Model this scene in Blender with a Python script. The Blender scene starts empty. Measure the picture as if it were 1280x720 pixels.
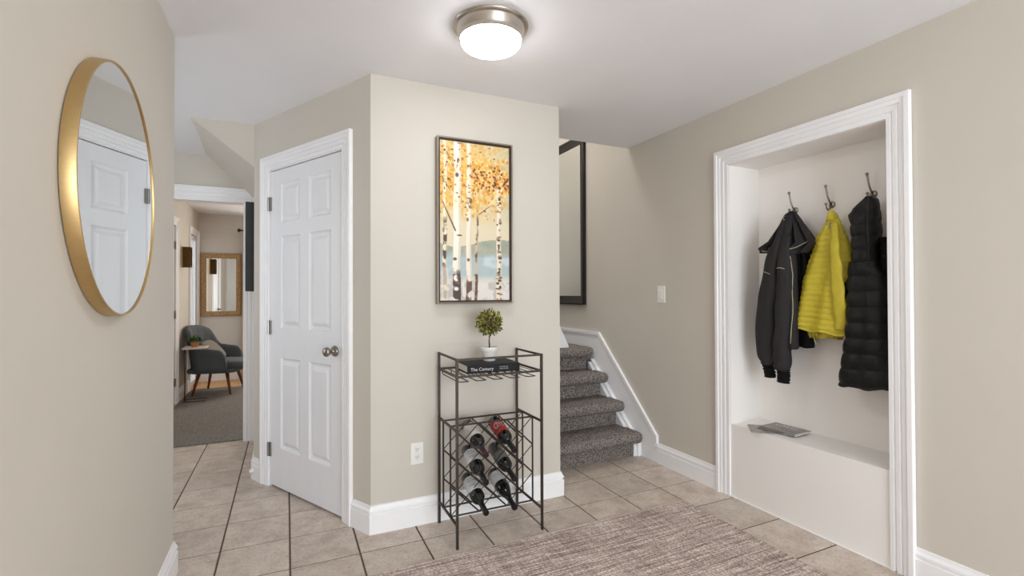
import bpy, math, random
import numpy as np
from mathutils import Vector, Matrix

sc = bpy.context.scene
COL = sc.collection
PI = math.pi

# ------------------------------------------------------------------ camera
CAM_H = 1.2695
F_PX, YAW, PITCH, ROLL = 607.985, 0.4338, 0.0098, -0.0034
_c, _s = math.cos(YAW), math.sin(YAW)
_r = Vector((_c, -_s, 0)); _f = Vector((_s, _c, 0)); _u = Vector((0, 0, 1))
_f2 = _f * math.cos(PITCH) + _u * math.sin(PITCH)
_u2 = _u * math.cos(PITCH) - _f * math.sin(PITCH)
_r3 = _r * math.cos(ROLL) + _u2 * math.sin(ROLL)
_u3 = _u2 * math.cos(ROLL) - _r * math.sin(ROLL)
cd = bpy.data.cameras.new('camera'); cam = bpy.data.objects.new('camera', cd); COL.objects.link(cam)
cd.sensor_fit = 'HORIZONTAL'; cd.sensor_width = 36.0; cd.lens = F_PX / 1280 * 36.0
cd.clip_start = 0.02
cam.matrix_world = Matrix(((_r3.x, _u3.x, -_f2.x, 0), (_r3.y, _u3.y, -_f2.y, 0), (_r3.z, _u3.z, -_f2.z, CAM_H), (0, 0, 0, 1)))
sc.camera = cam

# ------------------------------------------------------------------ world, added lights, exposure
w = bpy.data.worlds.new('world'); sc.world = w; w.use_nodes = True
w.node_tree.nodes['Background'].inputs[0].default_value = (0.86, 0.93, 1.0, 1)
w.node_tree.nodes['Background'].inputs[1].default_value = 2.0
sc.view_settings.view_transform = 'Standard'; sc.view_settings.look = 'None'
sc.view_settings.gamma = 1.0; sc.view_settings.use_curve_mapping = False
sc.view_settings.exposure = 0.12
sc.cycles.max_bounces = 10; sc.cycles.diffuse_bounces = 6; sc.cycles.glossy_bounces = 5
sc.cycles.sample_clamp_indirect = 6.0

def area(name, loc, target, sx, sy, power, color):
    l = bpy.data.lights.new(name, 'AREA'); l.shape = 'RECTANGLE'; l.size = sx; l.size_y = sy
    l.energy = power; l.color = color
    o = bpy.data.objects.new(name, l); COL.objects.link(o); o.location = loc
    d = Vector(target) - Vector(loc)
    o.rotation_euler = d.to_track_quat('-Z', 'Y').to_euler()
    return o
# added area lights, sources unseen: entrance behind the camera, far room, side hall, upstairs
area('entry_fill', (1.02, -2.62, 1.25), (1.02, 2.0, 1.25), 2.3, 2.1, 112, (0.855, 0.935, 1.0))  # main fill from behind the camera, outside the added doors
area('sitting_room_fill', (0.45, 8.62, 1.5), (-0.2, 5.5, 0.9), 1.1, 1.5, 46, (1.0, 0.91, 0.79))  # warm fill behind the added rear window
area('hall_fill', (-1.87, 3.72, 1.45), (0.0, 3.4, 1.3), 1.3, 1.5, 2.3, (0.87, 0.935, 1.0))  # fill added to brighten the closet door and hallway
area('upstairs_fill', (1.2, 4.0, 4.75), (1.7, 4.0, 1.0), 1.2, 1.2, 58, (0.93, 0.96, 1.0))  # fill added under the closed stairwell ceiling, no window there

# ------------------------------------------------------------------ materials
def srgb(r, g, b):
    def f(c):
        c /= 255.0
        return c / 12.92 if c <= 0.04045 else ((c + 0.055) / 1.055) ** 2.4
    return (f(r), f(g), f(b), 1.0)

class NT:
    def __init__(s, name):
        s.m = bpy.data.materials.new(name); s.m.use_nodes = True
        s.n = s.m.node_tree.nodes; s.l = s.m.node_tree.links
        s.b = s.n['Principled BSDF']
    def add(s, t, **k):
        n = s.n.new(t)
        for a, v in k.items(): setattr(n, a, v)
        return n
    def link(s, a, b): s.l.new(a, b)

def ramp(t, stops):
    r = t.add('ShaderNodeValToRGB'); e = r.color_ramp.elements
    while len(e) < len(stops): e.new(0.5)
    for i, (p, c) in enumerate(stops):
        e[i].position = p; e[i].color = c
    return r

def mat(name, col, rough=0.5, metal=0.0, var=0.0, vs=8.0, bump=0.0, bs=200.0, stretch=None, rnd=False, col2=None, spec=None, bdist=0.002, detail=4.0, lo=0.3, hi=0.7):
    t = NT(name); b = t.b
    b.inputs['Base Color'].default_value = col
    b.inputs['Roughness'].default_value = rough
    b.inputs['Metallic'].default_value = metal
    if spec is not None: b.inputs['Specular IOR Level'].default_value = spec
    tc = t.add('ShaderNodeTexCoord'); vec = tc.outputs['Object']
    if stretch:
        mp = t.add('ShaderNodeMapping'); mp.inputs['Scale'].default_value = stretch
        t.link(vec, mp.inputs[0]); vec = mp.outputs[0]
    if rnd:
        oi = t.add('ShaderNodeObjectInfo'); ml = t.add('ShaderNodeMath', operation='MULTIPLY'); ml.inputs[1].default_value = 37.0
        t.link(oi.outputs['Random'], ml.inputs[0])
        ad = t.add('ShaderNodeVectorMath', operation='ADD'); t.link(vec, ad.inputs[0]); t.link(ml.outputs[0], ad.inputs[1]); vec = ad.outputs[0]
    if var > 0 or col2:
        nz = t.add('ShaderNodeTexNoise'); nz.inputs['Scale'].default_value = vs; nz.inputs['Detail'].default_value = detail
        t.link(vec, nz.inputs['Vector'])
        c2 = col2 or tuple(min(1, x * (1 + var)) for x in col[:3]) + (1,)
        c1 = col if col2 else tuple(x * (1 - var) for x in col[:3]) + (1,)
        r = ramp(t, [(lo, c1), (hi, c2)])
        t.link(nz.outputs['Fac'], r.inputs[0])
        out = r.outputs[0]
        if rnd:
            hs = t.add('ShaderNodeHueSaturation'); mr = t.add('ShaderNodeMapRange')
            mr.inputs['To Min'].default_value = 0.90; mr.inputs['To Max'].default_value = 1.08
            t.link(oi.outputs['Random'], mr.inputs['Value']); t.link(mr.outputs[0], hs.inputs['Value']); t.link(out, hs.inputs['Color']); out = hs.outputs[0]
        t.link(out, b.inputs['Base Color'])
    if bump > 0:
        n2 = t.add('ShaderNodeTexNoise'); n2.inputs['Scale'].default_value = bs; n2.inputs['Detail'].default_value = 3
        t.link(vec, n2.inputs['Vector'])
        bp = t.add('ShaderNodeBump'); bp.inputs['Strength'].default_value = bump; bp.inputs['Distance'].default_value = bdist
        t.link(n2.outputs['Fac'], bp.inputs['Height']); t.link(bp.outputs[0], b.inputs['Normal'])
    return t.m

WALL = mat('wall_paint', srgb(208, 201, 190), 0.75, var=0.012, vs=3, bump=0.06, bs=350)
CEIL = mat('ceiling_paint', srgb(238, 237, 240), 0.85, var=0.012, vs=4, bump=0.12, bs=300)
TRIM = mat('trim_paint', srgb(247, 246, 247), 0.38, var=0.01, vs=5)
NICHE = mat('niche_paint', srgb(246, 242, 238), 0.5, var=0.01, vs=4)
DOORM = mat('door_paint', srgb(240, 240, 243), 0.42, var=0.01, vs=5, bump=0.05, bs=120, stretch=(6, 6, 0.6))
GROUT = mat('grout', srgb(94, 77, 65), 0.9, var=0.12, vs=30)
def tile_mat():
    t = NT('ceramic_tile'); b = t.b
    tc = t.add('ShaderNodeTexCoord'); oi = t.add('ShaderNodeObjectInfo')
    ml = t.add('ShaderNodeMath', operation='MULTIPLY'); ml.inputs[1].default_value = 41.0; t.link(oi.outputs['Random'], ml.inputs[0])
    ad = t.add('ShaderNodeVectorMath', operation='ADD'); t.link(tc.outputs['Object'], ad.inputs[0]); t.link(ml.outputs[0], ad.inputs[1])
    n1 = t.add('ShaderNodeTexNoise'); n1.inputs['Scale'].default_value = 9; n1.inputs['Detail'].default_value = 6; n1.inputs['Roughness'].default_value = 0.65
    n2 = t.add('ShaderNodeTexNoise'); n2.inputs['Scale'].default_value = 70; n2.inputs['Detail'].default_value = 4
    t.link(ad.outputs[0], n1.inputs['Vector']); t.link(ad.outputs[0], n2.inputs['Vector'])
    r1 = ramp(t, [(0.30, srgb(180, 163, 149)), (0.5, srgb(203, 188, 175)), (0.72, srgb(218, 206, 194))])
    t.link(n1.outputs['Fac'], r1.inputs[0])
    r2 = ramp(t, [(0.32, (0.72, 0.70, 0.68, 1)), (0.52, (1, 1, 1, 1))]); t.link(n2.outputs['Fac'], r2.inputs[0])
    mx = t.add('ShaderNodeMixRGB', blend_type='MULTIPLY'); mx.inputs[0].default_value = 0.7
    t.link(r1.outputs[0], mx.inputs[1]); t.link(r2.outputs[0], mx.inputs[2])
    hs = t.add('ShaderNodeHueSaturation'); mr = t.add('ShaderNodeMapRange'); mr.inputs['To Min'].default_value = 0.93; mr.inputs['To Max'].default_value = 1.06
    t.link(oi.outputs['Random'], mr.inputs['Value']); t.link(mr.outputs[0], hs.inputs['Value']); t.link(mx.outputs[0], hs.inputs['Color'])
    t.link(hs.outputs[0], b.inputs['Base Color'])
    b.inputs['Roughness'].default_value = 0.42
    bp = t.add('ShaderNodeBump'); bp.inputs['Strength'].default_value = 0.12; bp.inputs['Distance'].default_value = 0.003
    t.link(n1.outputs['Fac'], bp.inputs['Height']); t.link(bp.outputs[0], b.inputs['Normal'])
    return t.m
TILE = tile_mat()
STAIR = mat('stair_carpet', srgb(72, 70, 72), 0.97, vs=120, col2=srgb(186, 175, 166), bump=1.0, bs=260, bdist=0.01, spec=0.1, detail=2.0, lo=0.33, hi=0.68)
CARPET = mat('grey_carpet', srgb(112, 109, 106), 0.97, vs=60, col2=srgb(152, 146, 140), bump=0.7, bs=220, bdist=0.006, spec=0.1)
WOOD = mat('oak_floor', srgb(196, 142, 84), 0.4, vs=5, col2=srgb(222, 172, 112), stretch=(9, 1, 1))
BRASS = mat('brushed_brass', srgb(198, 168, 118), 0.38, 1.0, var=0.05, vs=60, stretch=(1, 1, 20))
NICKEL = mat('brushed_nickel', srgb(192, 184, 174), 0.27, 1.0, var=0.04, vs=40)
DNICKEL = mat('satin_nickel', srgb(158, 150, 141), 0.28, 1.0, var=0.05, vs=60)
HINGE = mat('hinge_steel', srgb(150, 147, 143), 0.35, 1.0, var=0.05, vs=60)
MIRROR = mat('mirror_glass', (0.86, 0.88, 0.87, 1), 0.015, 1.0)
IRON = mat('dark_bronze_wire', srgb(66, 58, 52), 0.45, 0.6, var=0.12, vs=50)
BLACKF = mat('black_frame', srgb(24, 21, 20), 0.35, 0.0, var=0.2, vs=20, bump=0.2, bs=60, stretch=(1, 1, 4))
PLASTIC = mat('white_plastic', srgb(240, 238, 232), 0.35)
SLOT = mat('socket_slot', srgb(30, 28, 27), 0.6)
POT = mat('white_ceramic', srgb(236, 234, 230), 0.3, var=0.02, vs=20)
SOIL = mat('soil', srgb(62, 48, 38), 0.95, var=0.3, vs=60, bump=0.6, bs=120)
STEM = mat('woody_stem', srgb(88, 66, 48), 0.8, var=0.2, vs=40, bump=0.4, bs=90)
LEAF = mat('topiary_leaf', srgb(62, 72, 28), 0.55, vs=60, col2=srgb(206, 196, 104), lo=0.42, hi=0.66)
LEAFG = mat('green_leaf', srgb(34, 74, 38), 0.5, vs=30, col2=srgb(82, 132, 74))
TERRA = mat('terracotta', srgb(176, 112, 70), 0.8, var=0.1, vs=25)
BOOKC = mat('book_cover', srgb(20, 18, 22), 0.62, spec=0.3, var=0.1, vs=14)
PAPER = mat('paper_pages', srgb(222, 216, 206), 0.85, var=0.08, vs=6, stretch=(1, 1, 160))
INK = mat('white_ink', srgb(214, 212, 212), 0.6)
BOTTLE = mat('dark_green_glass', srgb(14, 15, 13), 0.06, spec=0.7)
CAPBLK = mat('black_capsule', srgb(24, 22, 24), 0.32, 0.2)
CAPPUR = mat('plum_capsule', srgb(58, 30, 40), 0.35, 0.2)
LWHITE = mat('cream_label', srgb(226, 220, 212), 0.6, vs=40, col2=srgb(196, 190, 186))
LBLUE = mat('pale_blue_label', srgb(226, 226, 228), 0.6, vs=30, col2=srgb(200, 199, 205))
LGREY = mat('grey_label', srgb(128, 126, 122), 0.6, vs=50, col2=srgb(92, 90, 88))
LRED = mat('red_label', srgb(176, 38, 34), 0.5, var=0.12, vs=30)
GREYINK = mat('grey_ink', srgb(120, 118, 128), 0.6)
CHAR = mat('charcoal_softshell', srgb(38, 34, 35), 0.85, var=0.12, vs=30, bump=0.3, bs=300)
BLACKC = mat('black_fabric', srgb(9, 8, 8), 0.85, spec=0.25, var=0.2, vs=30, bump=0.3, bs=260)
PIPING = mat('reflective_piping', srgb(176, 172, 138), 0.5)
PUFF = mat('black_nylon', srgb(12, 11, 11), 0.45, spec=0.35, var=0.15, vs=20, bump=0.5, bs=45, bdist=0.004)
YEL = mat('yellow_nylon', srgb(202, 184, 52), 0.55, var=0.08, vs=24, bump=0.6, bs=110, bdist=0.003)
YELD = mat('yellow_lining', srgb(178, 156, 48), 0.6, var=0.1, vs=30)
ZIPM = mat('zip_tape', srgb(150, 142, 40), 0.6, var=0.1, vs=90)
GREYF = mat('grey_upholstery', srgb(86, 91, 96), 0.9, var=0.1, vs=120, bump=0.3, bs=400)
TAUPE = mat('taupe_cushion', srgb(128, 120, 110), 0.9, var=0.1, vs=120, bump=0.3, bs=300)
WALNUT = mat('walnut_leg', srgb(112, 62, 32), 0.4, var=0.15, vs=20, stretch=(6, 6, 1))
RATTAN = mat('woven_rattan', srgb(138, 104, 66), 0.8, vs=70, col2=srgb(196, 160, 112), bump=0.9, bs=130, bdist=0.006)
CURT = mat('linen_curtain', srgb(216, 196, 172), 0.9, var=0.04, vs=60)
MARBLE = mat('pale_tabletop', srgb(206, 198, 188), 0.35, var=0.05, vs=14)
GLASSW = mat('frosted_pane', srgb(240, 242, 244), 0.2)
DARKP = mat('dark_canvas_edge', srgb(40, 38, 40), 0.6, var=0.15, vs=12)
MAGA = mat('magazine_cover', srgb(96, 88, 84), 0.35, vs=26, col2=srgb(160, 154, 148), stretch=(1, 0.4, 1))
MAGB = mat('magazine_cover_light', srgb(168, 162, 156), 0.35, vs=22, col2=srgb(104, 98, 96))
CHAMP = mat('champagne_frame', srgb(150, 140, 126), 0.38, 0.7, var=0.06, vs=30)
UMBER = mat('umber_frame_lip', srgb(66, 46, 36), 0.5, var=0.1, vs=30)

def glass_emit(name, col, strength):
    t = NT(name); t.b.inputs['Base Color'].default_value = (0.9, 0.9, 0.88, 1); t.b.inputs['Roughness'].default_value = 0.3
    t.b.inputs['Emission Color'].default_value = col; t.b.inputs['Emission Strength'].default_value = strength
    return t.m

def rug_mat():
    t = NT('woven_rug'); b = t.b
    tc = t.add('ShaderNodeTexCoord')
    def nz(scale, st, d=3):
        mp = t.add('ShaderNodeMapping'); mp.inputs['Scale'].default_value = st; t.link(tc.outputs['Object'], mp.inputs[0])
        n = t.add('ShaderNodeTexNoise'); n.inputs['Scale'].default_value = scale; n.inputs['Detail'].default_value = d; t.link(mp.outputs[0], n.inputs['Vector']); return n
    streak = nz(5, (0.7, 16, 1), 3); cross = nz(6, (9, 0.6, 1), 2); speck = nz(150, (0.55, 1.1, 1), 2); thread = nz(40, (0.25, 4.0, 1), 2)
    def mul(a, b_, f):
        m = t.add('ShaderNodeMixRGB', blend_type='MULTIPLY'); m.inputs[0].default_value = f; t.link(a, m.inputs[1]); t.link(b_, m.inputs[2]); return m.outputs[0]
    r0 = ramp(t, [(0.36, srgb(168, 152, 144)), (0.50, srgb(204, 190, 181)), (0.64, srgb(224, 213, 204))]); t.link(streak.outputs['Fac'], r0.inputs[0])
    r1 = ramp(t, [(0.38, (0.80, 0.78, 0.80, 1)), (0.6, (1.08, 1.07, 1.06, 1))]); t.link(cross.outputs['Fac'], r1.inputs[0])
    r2 = ramp(t, [(0.40, (0.52, 0.48, 0.48, 1)), (0.60, (1.3, 1.28, 1.26, 1))]); t.link(speck.outputs['Fac'], r2.inputs[0])
    r3 = ramp(t, [(0.36, (0.62, 0.58, 0.57, 1)), (0.56, (1.12, 1.12, 1.12, 1))]); t.link(thread.outputs['Fac'], r3.inputs[0])
    o = mul(mul(mul(r0.outputs[0], r1.outputs[0], 0.8), r2.outputs[0], 0.75), r3.outputs[0], 0.65)
    t.link(o, b.inputs['Base Color']); b.inputs['Roughness'].default_value = 0.95; b.inputs['Specular IOR Level'].default_value = 0.1
    bp = t.add('ShaderNodeBump'); bp.inputs['Strength'].default_value = 0.8; bp.inputs['Distance'].default_value = 0.006
    t.link(speck.outputs['Fac'], bp.inputs['Height']); t.link(bp.outputs[0], b.inputs['Normal'])
    return t.m
RUG = rug_mat()
FRINGE = mat('rug_fringe', srgb(198, 184, 174), 0.95, var=0.15, vs=60)

# ------------------------------------------------------------------ mesh helpers
class MB:
    def __init__(s): s.v = []; s.f = []
    def box(s, x0, x1, y0, y1, z0, z1):
        n = len(s.v)
        s.v += [(x0, y0, z0), (x1, y0, z0), (x1, y1, z0), (x0, y1, z0), (x0, y0, z1), (x1, y0, z1), (x1, y1, z1), (x0, y1, z1)]
        s.f += [(n, n+3, n+2, n+1), (n+4, n+5, n+6, n+7), (n, n+1, n+5, n+4), (n+1, n+2, n+6, n+5), (n+2, n+3, n+7, n+6), (n+3, n, n+4, n+7)]
        return s
    def cbox(s, x0, x1, y0, y1, z0, z1, c=0.004):
        # box with chamfered edges all round
        pts = []
        rings = [(z0, c), (z0 + c, 0), (z1 - c, 0), (z1, c)]
        rs = []
        for z, k in rings:
            ring = []
            for (xa, ya, sx, sy) in ((x0, y0, 1, 1), (x1, y0, -1, 1), (x1, y1, -1, -1), (x0, y1, 1, -1)):
                a = (xa + sx * (k + c), ya + sy * k, z); b = (xa + sx * k, ya + sy * (k + c), z)
                ring += [b, a] if (sx, sy) in ((1, 1), (-1, -1)) else [a, b]
            rs.append(ring)
        s.loft(rs, closed=True, caps=True); return s
    def loft(s, rings, closed=True, caps=True):
        n0 = len(s.v); m = len(rings[0])
        for r in rings: s.v += [tuple(p) for p in r]
        for i in range(len(rings) - 1):
            for j in range(m if closed else m - 1):
                k = (j + 1) % m
                s.f.append((n0 + i*m + j, n0 + i*m + k, n0 + (i+1)*m + k, n0 + (i+1)*m + j))
        if caps:
            s.f.append(tuple(n0 + j for j in reversed(range(m))))
            s.f.append(tuple(n0 + (len(rings)-1)*m + j for j in range(m)))
        return s
    def prism(s, poly, axis, a, b):
        # poly of 2D points extruded along axis from a to b
        def P(p, t):
            return {'x': (t, p[0], p[1]), 'y': (p[0], t, p[1]), 'z': (p[0], p[1], t)}[axis]
        return s.loft([[P(p, a) for p in poly], [P(p, b) for p in poly]])
    def tube(s, pts, r, n=8, closed=False):
        pts = [Vector(p) for p in pts]; rings = []; up = None
        rr = r if isinstance(r, (list, tuple)) else [r] * len(pts)
        for i, p in enumerate(pts):
            if closed: t = (pts[(i+1) % len(pts)] - pts[i-1])
            else: t = pts[min(i+1, len(pts)-1)] - pts[max(i-1, 0)]
            t.normalize()
            if up is None:
                a = Vector((0, 0, 1)) if abs(t.z) < 0.9 else Vector((1, 0, 0))
                up = (a - t * a.dot(t)).normalized()
            else: up = (up - t * up.dot(t)).normalized()
            q = t.cross(up)
            # mitre so that bends keep their thickness
            rings.append([p + (up * math.cos(2*PI*k/n) + q * math.sin(2*PI*k/n)) * rr[i] for k in range(n)])
        if closed:
            n0 = len(s.v); m = n
            s.loft(rings, True, False); L = len(rings)
            for j in range(m): s.f.append((n0 + (L-1)*m + j, n0 + (L-1)*m + (j+1) % m, n0 + (j+1) % m, n0 + j))
        else: s.loft(rings)
        return s
    def lathe(s, prof, n=32, c=(0, 0, 0), axis='z', a0=0.0, a1=2*PI, caps=True):
        full = abs(a1 - a0 - 2*PI) < 1e-6
        rings = []
        for (r, z) in prof:
            ring = []
            for k in range(n if full else n + 1):
                a = a0 + (a1 - a0) * k / n
                p = (r*math.cos(a), r*math.sin(a), z)
                if axis == 'x': p = (z, p[0], p[1])
                if axis == 'y': p = (p[1], z, p[0])
                ring.append((p[0]+c[0], p[1]+c[1], p[2]+c[2]))
            rings.append(ring)
        return s.loft(rings, full, caps and full)
    def sphere(s, c, r, n=12, m=8, sq=(1, 1, 1)):
        rings = []
        for i in range(m + 1):
            a = PI * (i + 0.02) / (m + 0.04) if 0 < i < m else (0.03 if i == 0 else PI - 0.03)
            rings.append([(c[0] + r*sq[0]*math.sin(a)*math.cos(2*PI*k/n), c[1] + r*sq[1]*math.sin(a)*math.sin(2*PI*k/n), c[2] - r*sq[2]*math.cos(a)) for k in range(n)])
        return s.loft(rings)
    def grid(s, fn, nu, nv):
        n0 = len(s.v)
        for j in range(nv + 1):
            for i in range(nu + 1): s.v.append(tuple(fn(i / nu, j / nv)))
        for j in range(nv):
            for i in range(nu):
                a = n0 + j*(nu+1) + i
                s.f.append((a, a+1, a+nu+2, a+nu+1))
        return s
    def mesh(s, name, m, smooth=False, off=None):
        me = bpy.data.meshes.new(name)
        v = s.v if off is None else [(a-off[0], b-off[1], c-off[2]) for a, b, c in [tuple(q) for q in s.v]]
        me.from_pydata([tuple(q) for q in v], [], s.f); me.validate()
        import bmesh
        bm = bmesh.new(); bm.from_mesh(me); bmesh.ops.recalc_face_normals(bm, faces=bm.faces); bm.to_mesh(me); bm.free()
        if smooth:
            me.polygons.foreach_set('use_smooth', [True] * len(me.polygons))
            if smooth != 'all':
                try: me.set_sharp_from_angle(angle=math.radians(38))
                except Exception: pass
        me.materials.append(m)
        return me
    def build(s, name, m, parent=None, smooth=False, world=False):
        off = tuple(parent.location) if (world and parent) else None
        if world and parent and parent.parent: off = tuple(Vector(off) + parent.parent.location)
        o = bpy.data.objects.new(name, s.mesh(name, m, smooth, off)); COL.objects.link(o)
        if parent: o.parent = parent
        return o

def tag(o, label, cat=None, group=None, kind=None):
    o['label'] = label
    if cat: o['category'] = cat
    if group: o['group'] = group
    if kind: o['kind'] = kind
    return o
def thing(name, label, cat, loc=(0, 0, 0), rotz=0.0, group=None, kind=None):
    o = bpy.data.objects.new(name, None); COL.objects.link(o); o.location = loc; o.rotation_euler = (0, 0, rotz)
    o.empty_display_size = 0.05
    return tag(o, label, cat, group, kind)
def struct(name, mb, m, label, parent=None):
    o = mb.build(name, m, parent)
    if not parent: tag(o, label, None, None, 'structure')
    return o
def sweep(mb, path, prof, side=1, closed_ends=True):
    """profile (d, z) swept along a 2-D floor path with mitred corners; d is measured to the right (side=1) of the path"""
    n = len(path); rings = []
    for i, p in enumerate(path):
        p = Vector(p)
        def nrm(a, b):
            d = (Vector(b) - Vector(a)).normalized(); return Vector((d.y, -d.x)) * side
        if i == 0: m = nrm(path[0], path[1]); k = 1
        elif i == n-1: m = nrm(path[-2], path[-1]); k = 1
        else:
            a = nrm(path[i-1], path[i]); b = nrm(path[i], path[i+1]); m = (a + b).normalized(); k = 1 / max(0.3, m.dot(a))
        rings.append([(p.x + m.x*d*k, p.y + m.y*d*k, z) for d, z in prof])
    mb.loft(rings)
    return mb
def lerp(a, b, t): return a + (b - a) * t
def interp(x, xs, ys): return float(np.interp(x, xs, ys))

# ------------------------------------------------------------------ dimensions of the place
XL, XR, YP, YB, H = -0.466, 2.516, 2.655, -2.4, 2.44
CX0, CX1 = 0.404, 1.560           # picture wall
BX, BY = -0.205, 3.80             # far corner of the angled door wall
YO = 4.78                         # wall with the opening to the sitting room
YS = 3.184                        # where the foyer ceiling stops at the stairwell
NX, NY0, NY1, NZ0, NZ1 = 2.785, 1.302, 2.190, 0.447, 2.066   # coat niche
FX, FY = -1.165, 8.30             # sitting room left and rear wall
T = 0.3117; TX0, TY0 = 0.3278, 2.4807

# ------------------------------------------------------------------ floor with tiles
fl = struct('floor', MB().box(-1.75, 2.70, -2.5, 4.84, -0.10, -0.003), GROUT, 'beige ceramic tile floor of the entry hall')
g = 0.0042; c = 0.0022; h2 = T / 2 - g
tb = MB().loft([[(-h2, -h2, -0.012), (h2, -h2, -0.012), (h2, h2, -0.012), (-h2, h2, -0.012)],
                [(-h2, -h2, -c), (h2, -h2, -c), (h2, h2, -c), (-h2, h2, -c)],
                [(-h2+c, -h2+c, 0), (h2-c, -h2+c, 0), (h2-c, h2-c, 0), (-h2+c, h2-c, 0)]])
tile_me = tb.mesh('tile', TILE)
def in_rooms(x, y):
    if y < YP + 0.1 and XL - 0.05 < x < XR + 0.1: return True
    if CX1 - 0.1 < x < XR + 0.1 and y < 3.2: return True
    if y < 4.95 and x < CX0 and x > -1.6 and y > 2.4:
        xl = CX0 + (BX - CX0) * (y - YP) / (BY - YP) if y < BY else BX
        return x < max(xl, BX) + 0.18
    return False
for i in range(-7, 8):
    for j in range(-16, 8):
        x = TX0 + (i + 0.5) * T; y = TY0 + (j + 0.5) * T
        if in_rooms(x, y) and y + T/2 > -2.4:
            o = bpy.data.objects.new('tile', tile_me); COL.objects.link(o); o.location = (x, y, 0); o.parent = fl

# ------------------------------------------------------------------ walls
struct('wall_left', MB().box(-0.60, XL, YB, YP, 0, H), WALL, 'beige wall with the round mirror')
struct('wall_return', MB().box(-1.75, -0.601, 2.52, YP, 0, H), WALL, 'beige end wall of the side hallway')
wr = MB()
wr.box(XR, XR + 0.12, YB, NY0, 0, H); wr.box(XR, XR + 0.12, NY1, YS, 0, H); wr.box(XR, XR + 0.12, YS, 4.95, 0, 5.0)
wr.box(XR, XR + 0.12, NY0, NY1, NZ1, H)
struct('wall_right', wr, WALL, 'beige wall with the coat niche')
nm = MB()
nm.box(NX, NX + 0.05, NY0 - 0.05, NY1 + 0.05, NZ0 - 0.05, NZ1 + 0.05)
nm.box(XR + 0.12, NX, NY0 - 0.05, NY0 - 0.0005, NZ0 - 0.05, NZ1 + 0.05); nm.box(XR + 0.12, NX, NY1 + 0.0005, NY1 + 0.05, NZ0 - 0.05, NZ1 + 0.05)
nm.box(XR - 0.001, XR + 0.12, NY0, NY0 + 0.002, NZ0, NZ1); nm.box(XR - 0.001, XR + 0.12, NY1 - 0.002, NY1, NZ0, NZ1)
nm.box(XR - 0.001, NX, NY0, NY1, NZ1 - 0.002, NZ1 + 0.05)
niche = struct('wall_niche', nm, NICHE, 'white recessed coat niche lined in painted board')
MB().box(XR - 0.002, NX, NY0, NY1, NZ0 - 0.04, NZ0).build('bench_seat', NICHE, niche)
MB().box(XR - 0.002, XR + 0.1, NY0, NY1, 0, NZ0 - 0.0402).box(XR - 0.012, XR - 0.0021, NY0, NY1, 0.0003, 0.004).build('front_panel', NICHE, niche)
wf = MB().box(CX0, CX1, YP, YP + 0.10, 0, H)
wf.box(CX1 - 0.12, CX1, YP + 0.10, 3.66, 0, H)
struct('wall_front', wf, WALL, 'beige wall behind the birch painting')
# stairwell walls
sw = MB().box(0.4, XR + 0.12, 4.85, 4.95, 0, 5.0)
sw.box(0.4, 0.5, YS, 4.85, 0, 5.0); sw.box(0.5, CX1 - 0.12, 3.56, 3.66, 0, 5.0); sw.box(CX1 - 0.12, CX1, YS, 3.66, H, 5.0)
sw.box(CX1, XR, YS - 0.12, YS, H + 0.001, 5.0)
struct('wall_stairwell', sw, WALL, 'beige stairwell walls rising to the upper floor')
# angled closet wall in its own frame: local x from the far corner to the near corner, local y into the closet
ang = math.atan2(YP - BY, CX0 - BX); WLEN = math.hypot(CX0 - BX, YP - BY)
DX0, DX1, DZ = 0.222, 1.040, 2.078
def place_local(o):
    o.location = (BX, BY, 0); o.rotation_euler = (0, 0, ang); return o
dw = MB().box(0, DX0 - 0.012, 0, 0.1, 0, H).box(DX1 + 0.012, WLEN, 0, 0.1, 0, H).box(DX0 - 0.012, DX1 + 0.012, 0, 0.1, DZ + 0.012, H)
dw.box(DX0 - 0.1, DX1 + 0.1, 0.16, 0.2, 0, H)
place_local(struct('wall_closet', dw, WALL, 'beige angled wall around the white closet door'))
struct('wall_hall', MB().box(BX, BX + 0.1, BY, YO + 0.12, 0, H), WALL, 'beige hallway wall beyond the closet door')
ho = MB().box(-1.75, FX + 0.02, YO, YO + 0.12, 0, H).box(FX + 0.02, -0.330, YO, YO + 0.12, 2.062, H).box(-0.330, BX, YO, YO + 0.12, 0, H)
struct('wall_opening', ho, WALL, 'beige wall over the white-trimmed opening to the sitting room')
struct('wall_hall_left', MB().box(-1.85, -1.75, 2.52, 3.07, 0, H).box(-1.85, -1.75, 4.37, 4.9, 0, H).box(-1.85, -1.75, 3.07, 4.37, 0, 0.70).box(-1.85, -1.75, 3.07, 4.37, 2.20, H), WALL, 'beige outer wall of the side hallway')
# stair soffit: sloped underside of the stair over the hallway
so = MB().loft([[(-0.580, BY, H), (BX, BY, H), (BX, BY, 2.146)], [(-0.585, BY + 0.35, H), (BX, BY + 0.35, H), (BX, BY + 0.35, 2.125)], [(-0.616, YO, H), (BX, YO, H), (BX, YO, 2.045)]])
struct('wall_soffit', so, WALL, 'beige sloped stair soffit above the hallway')
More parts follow.
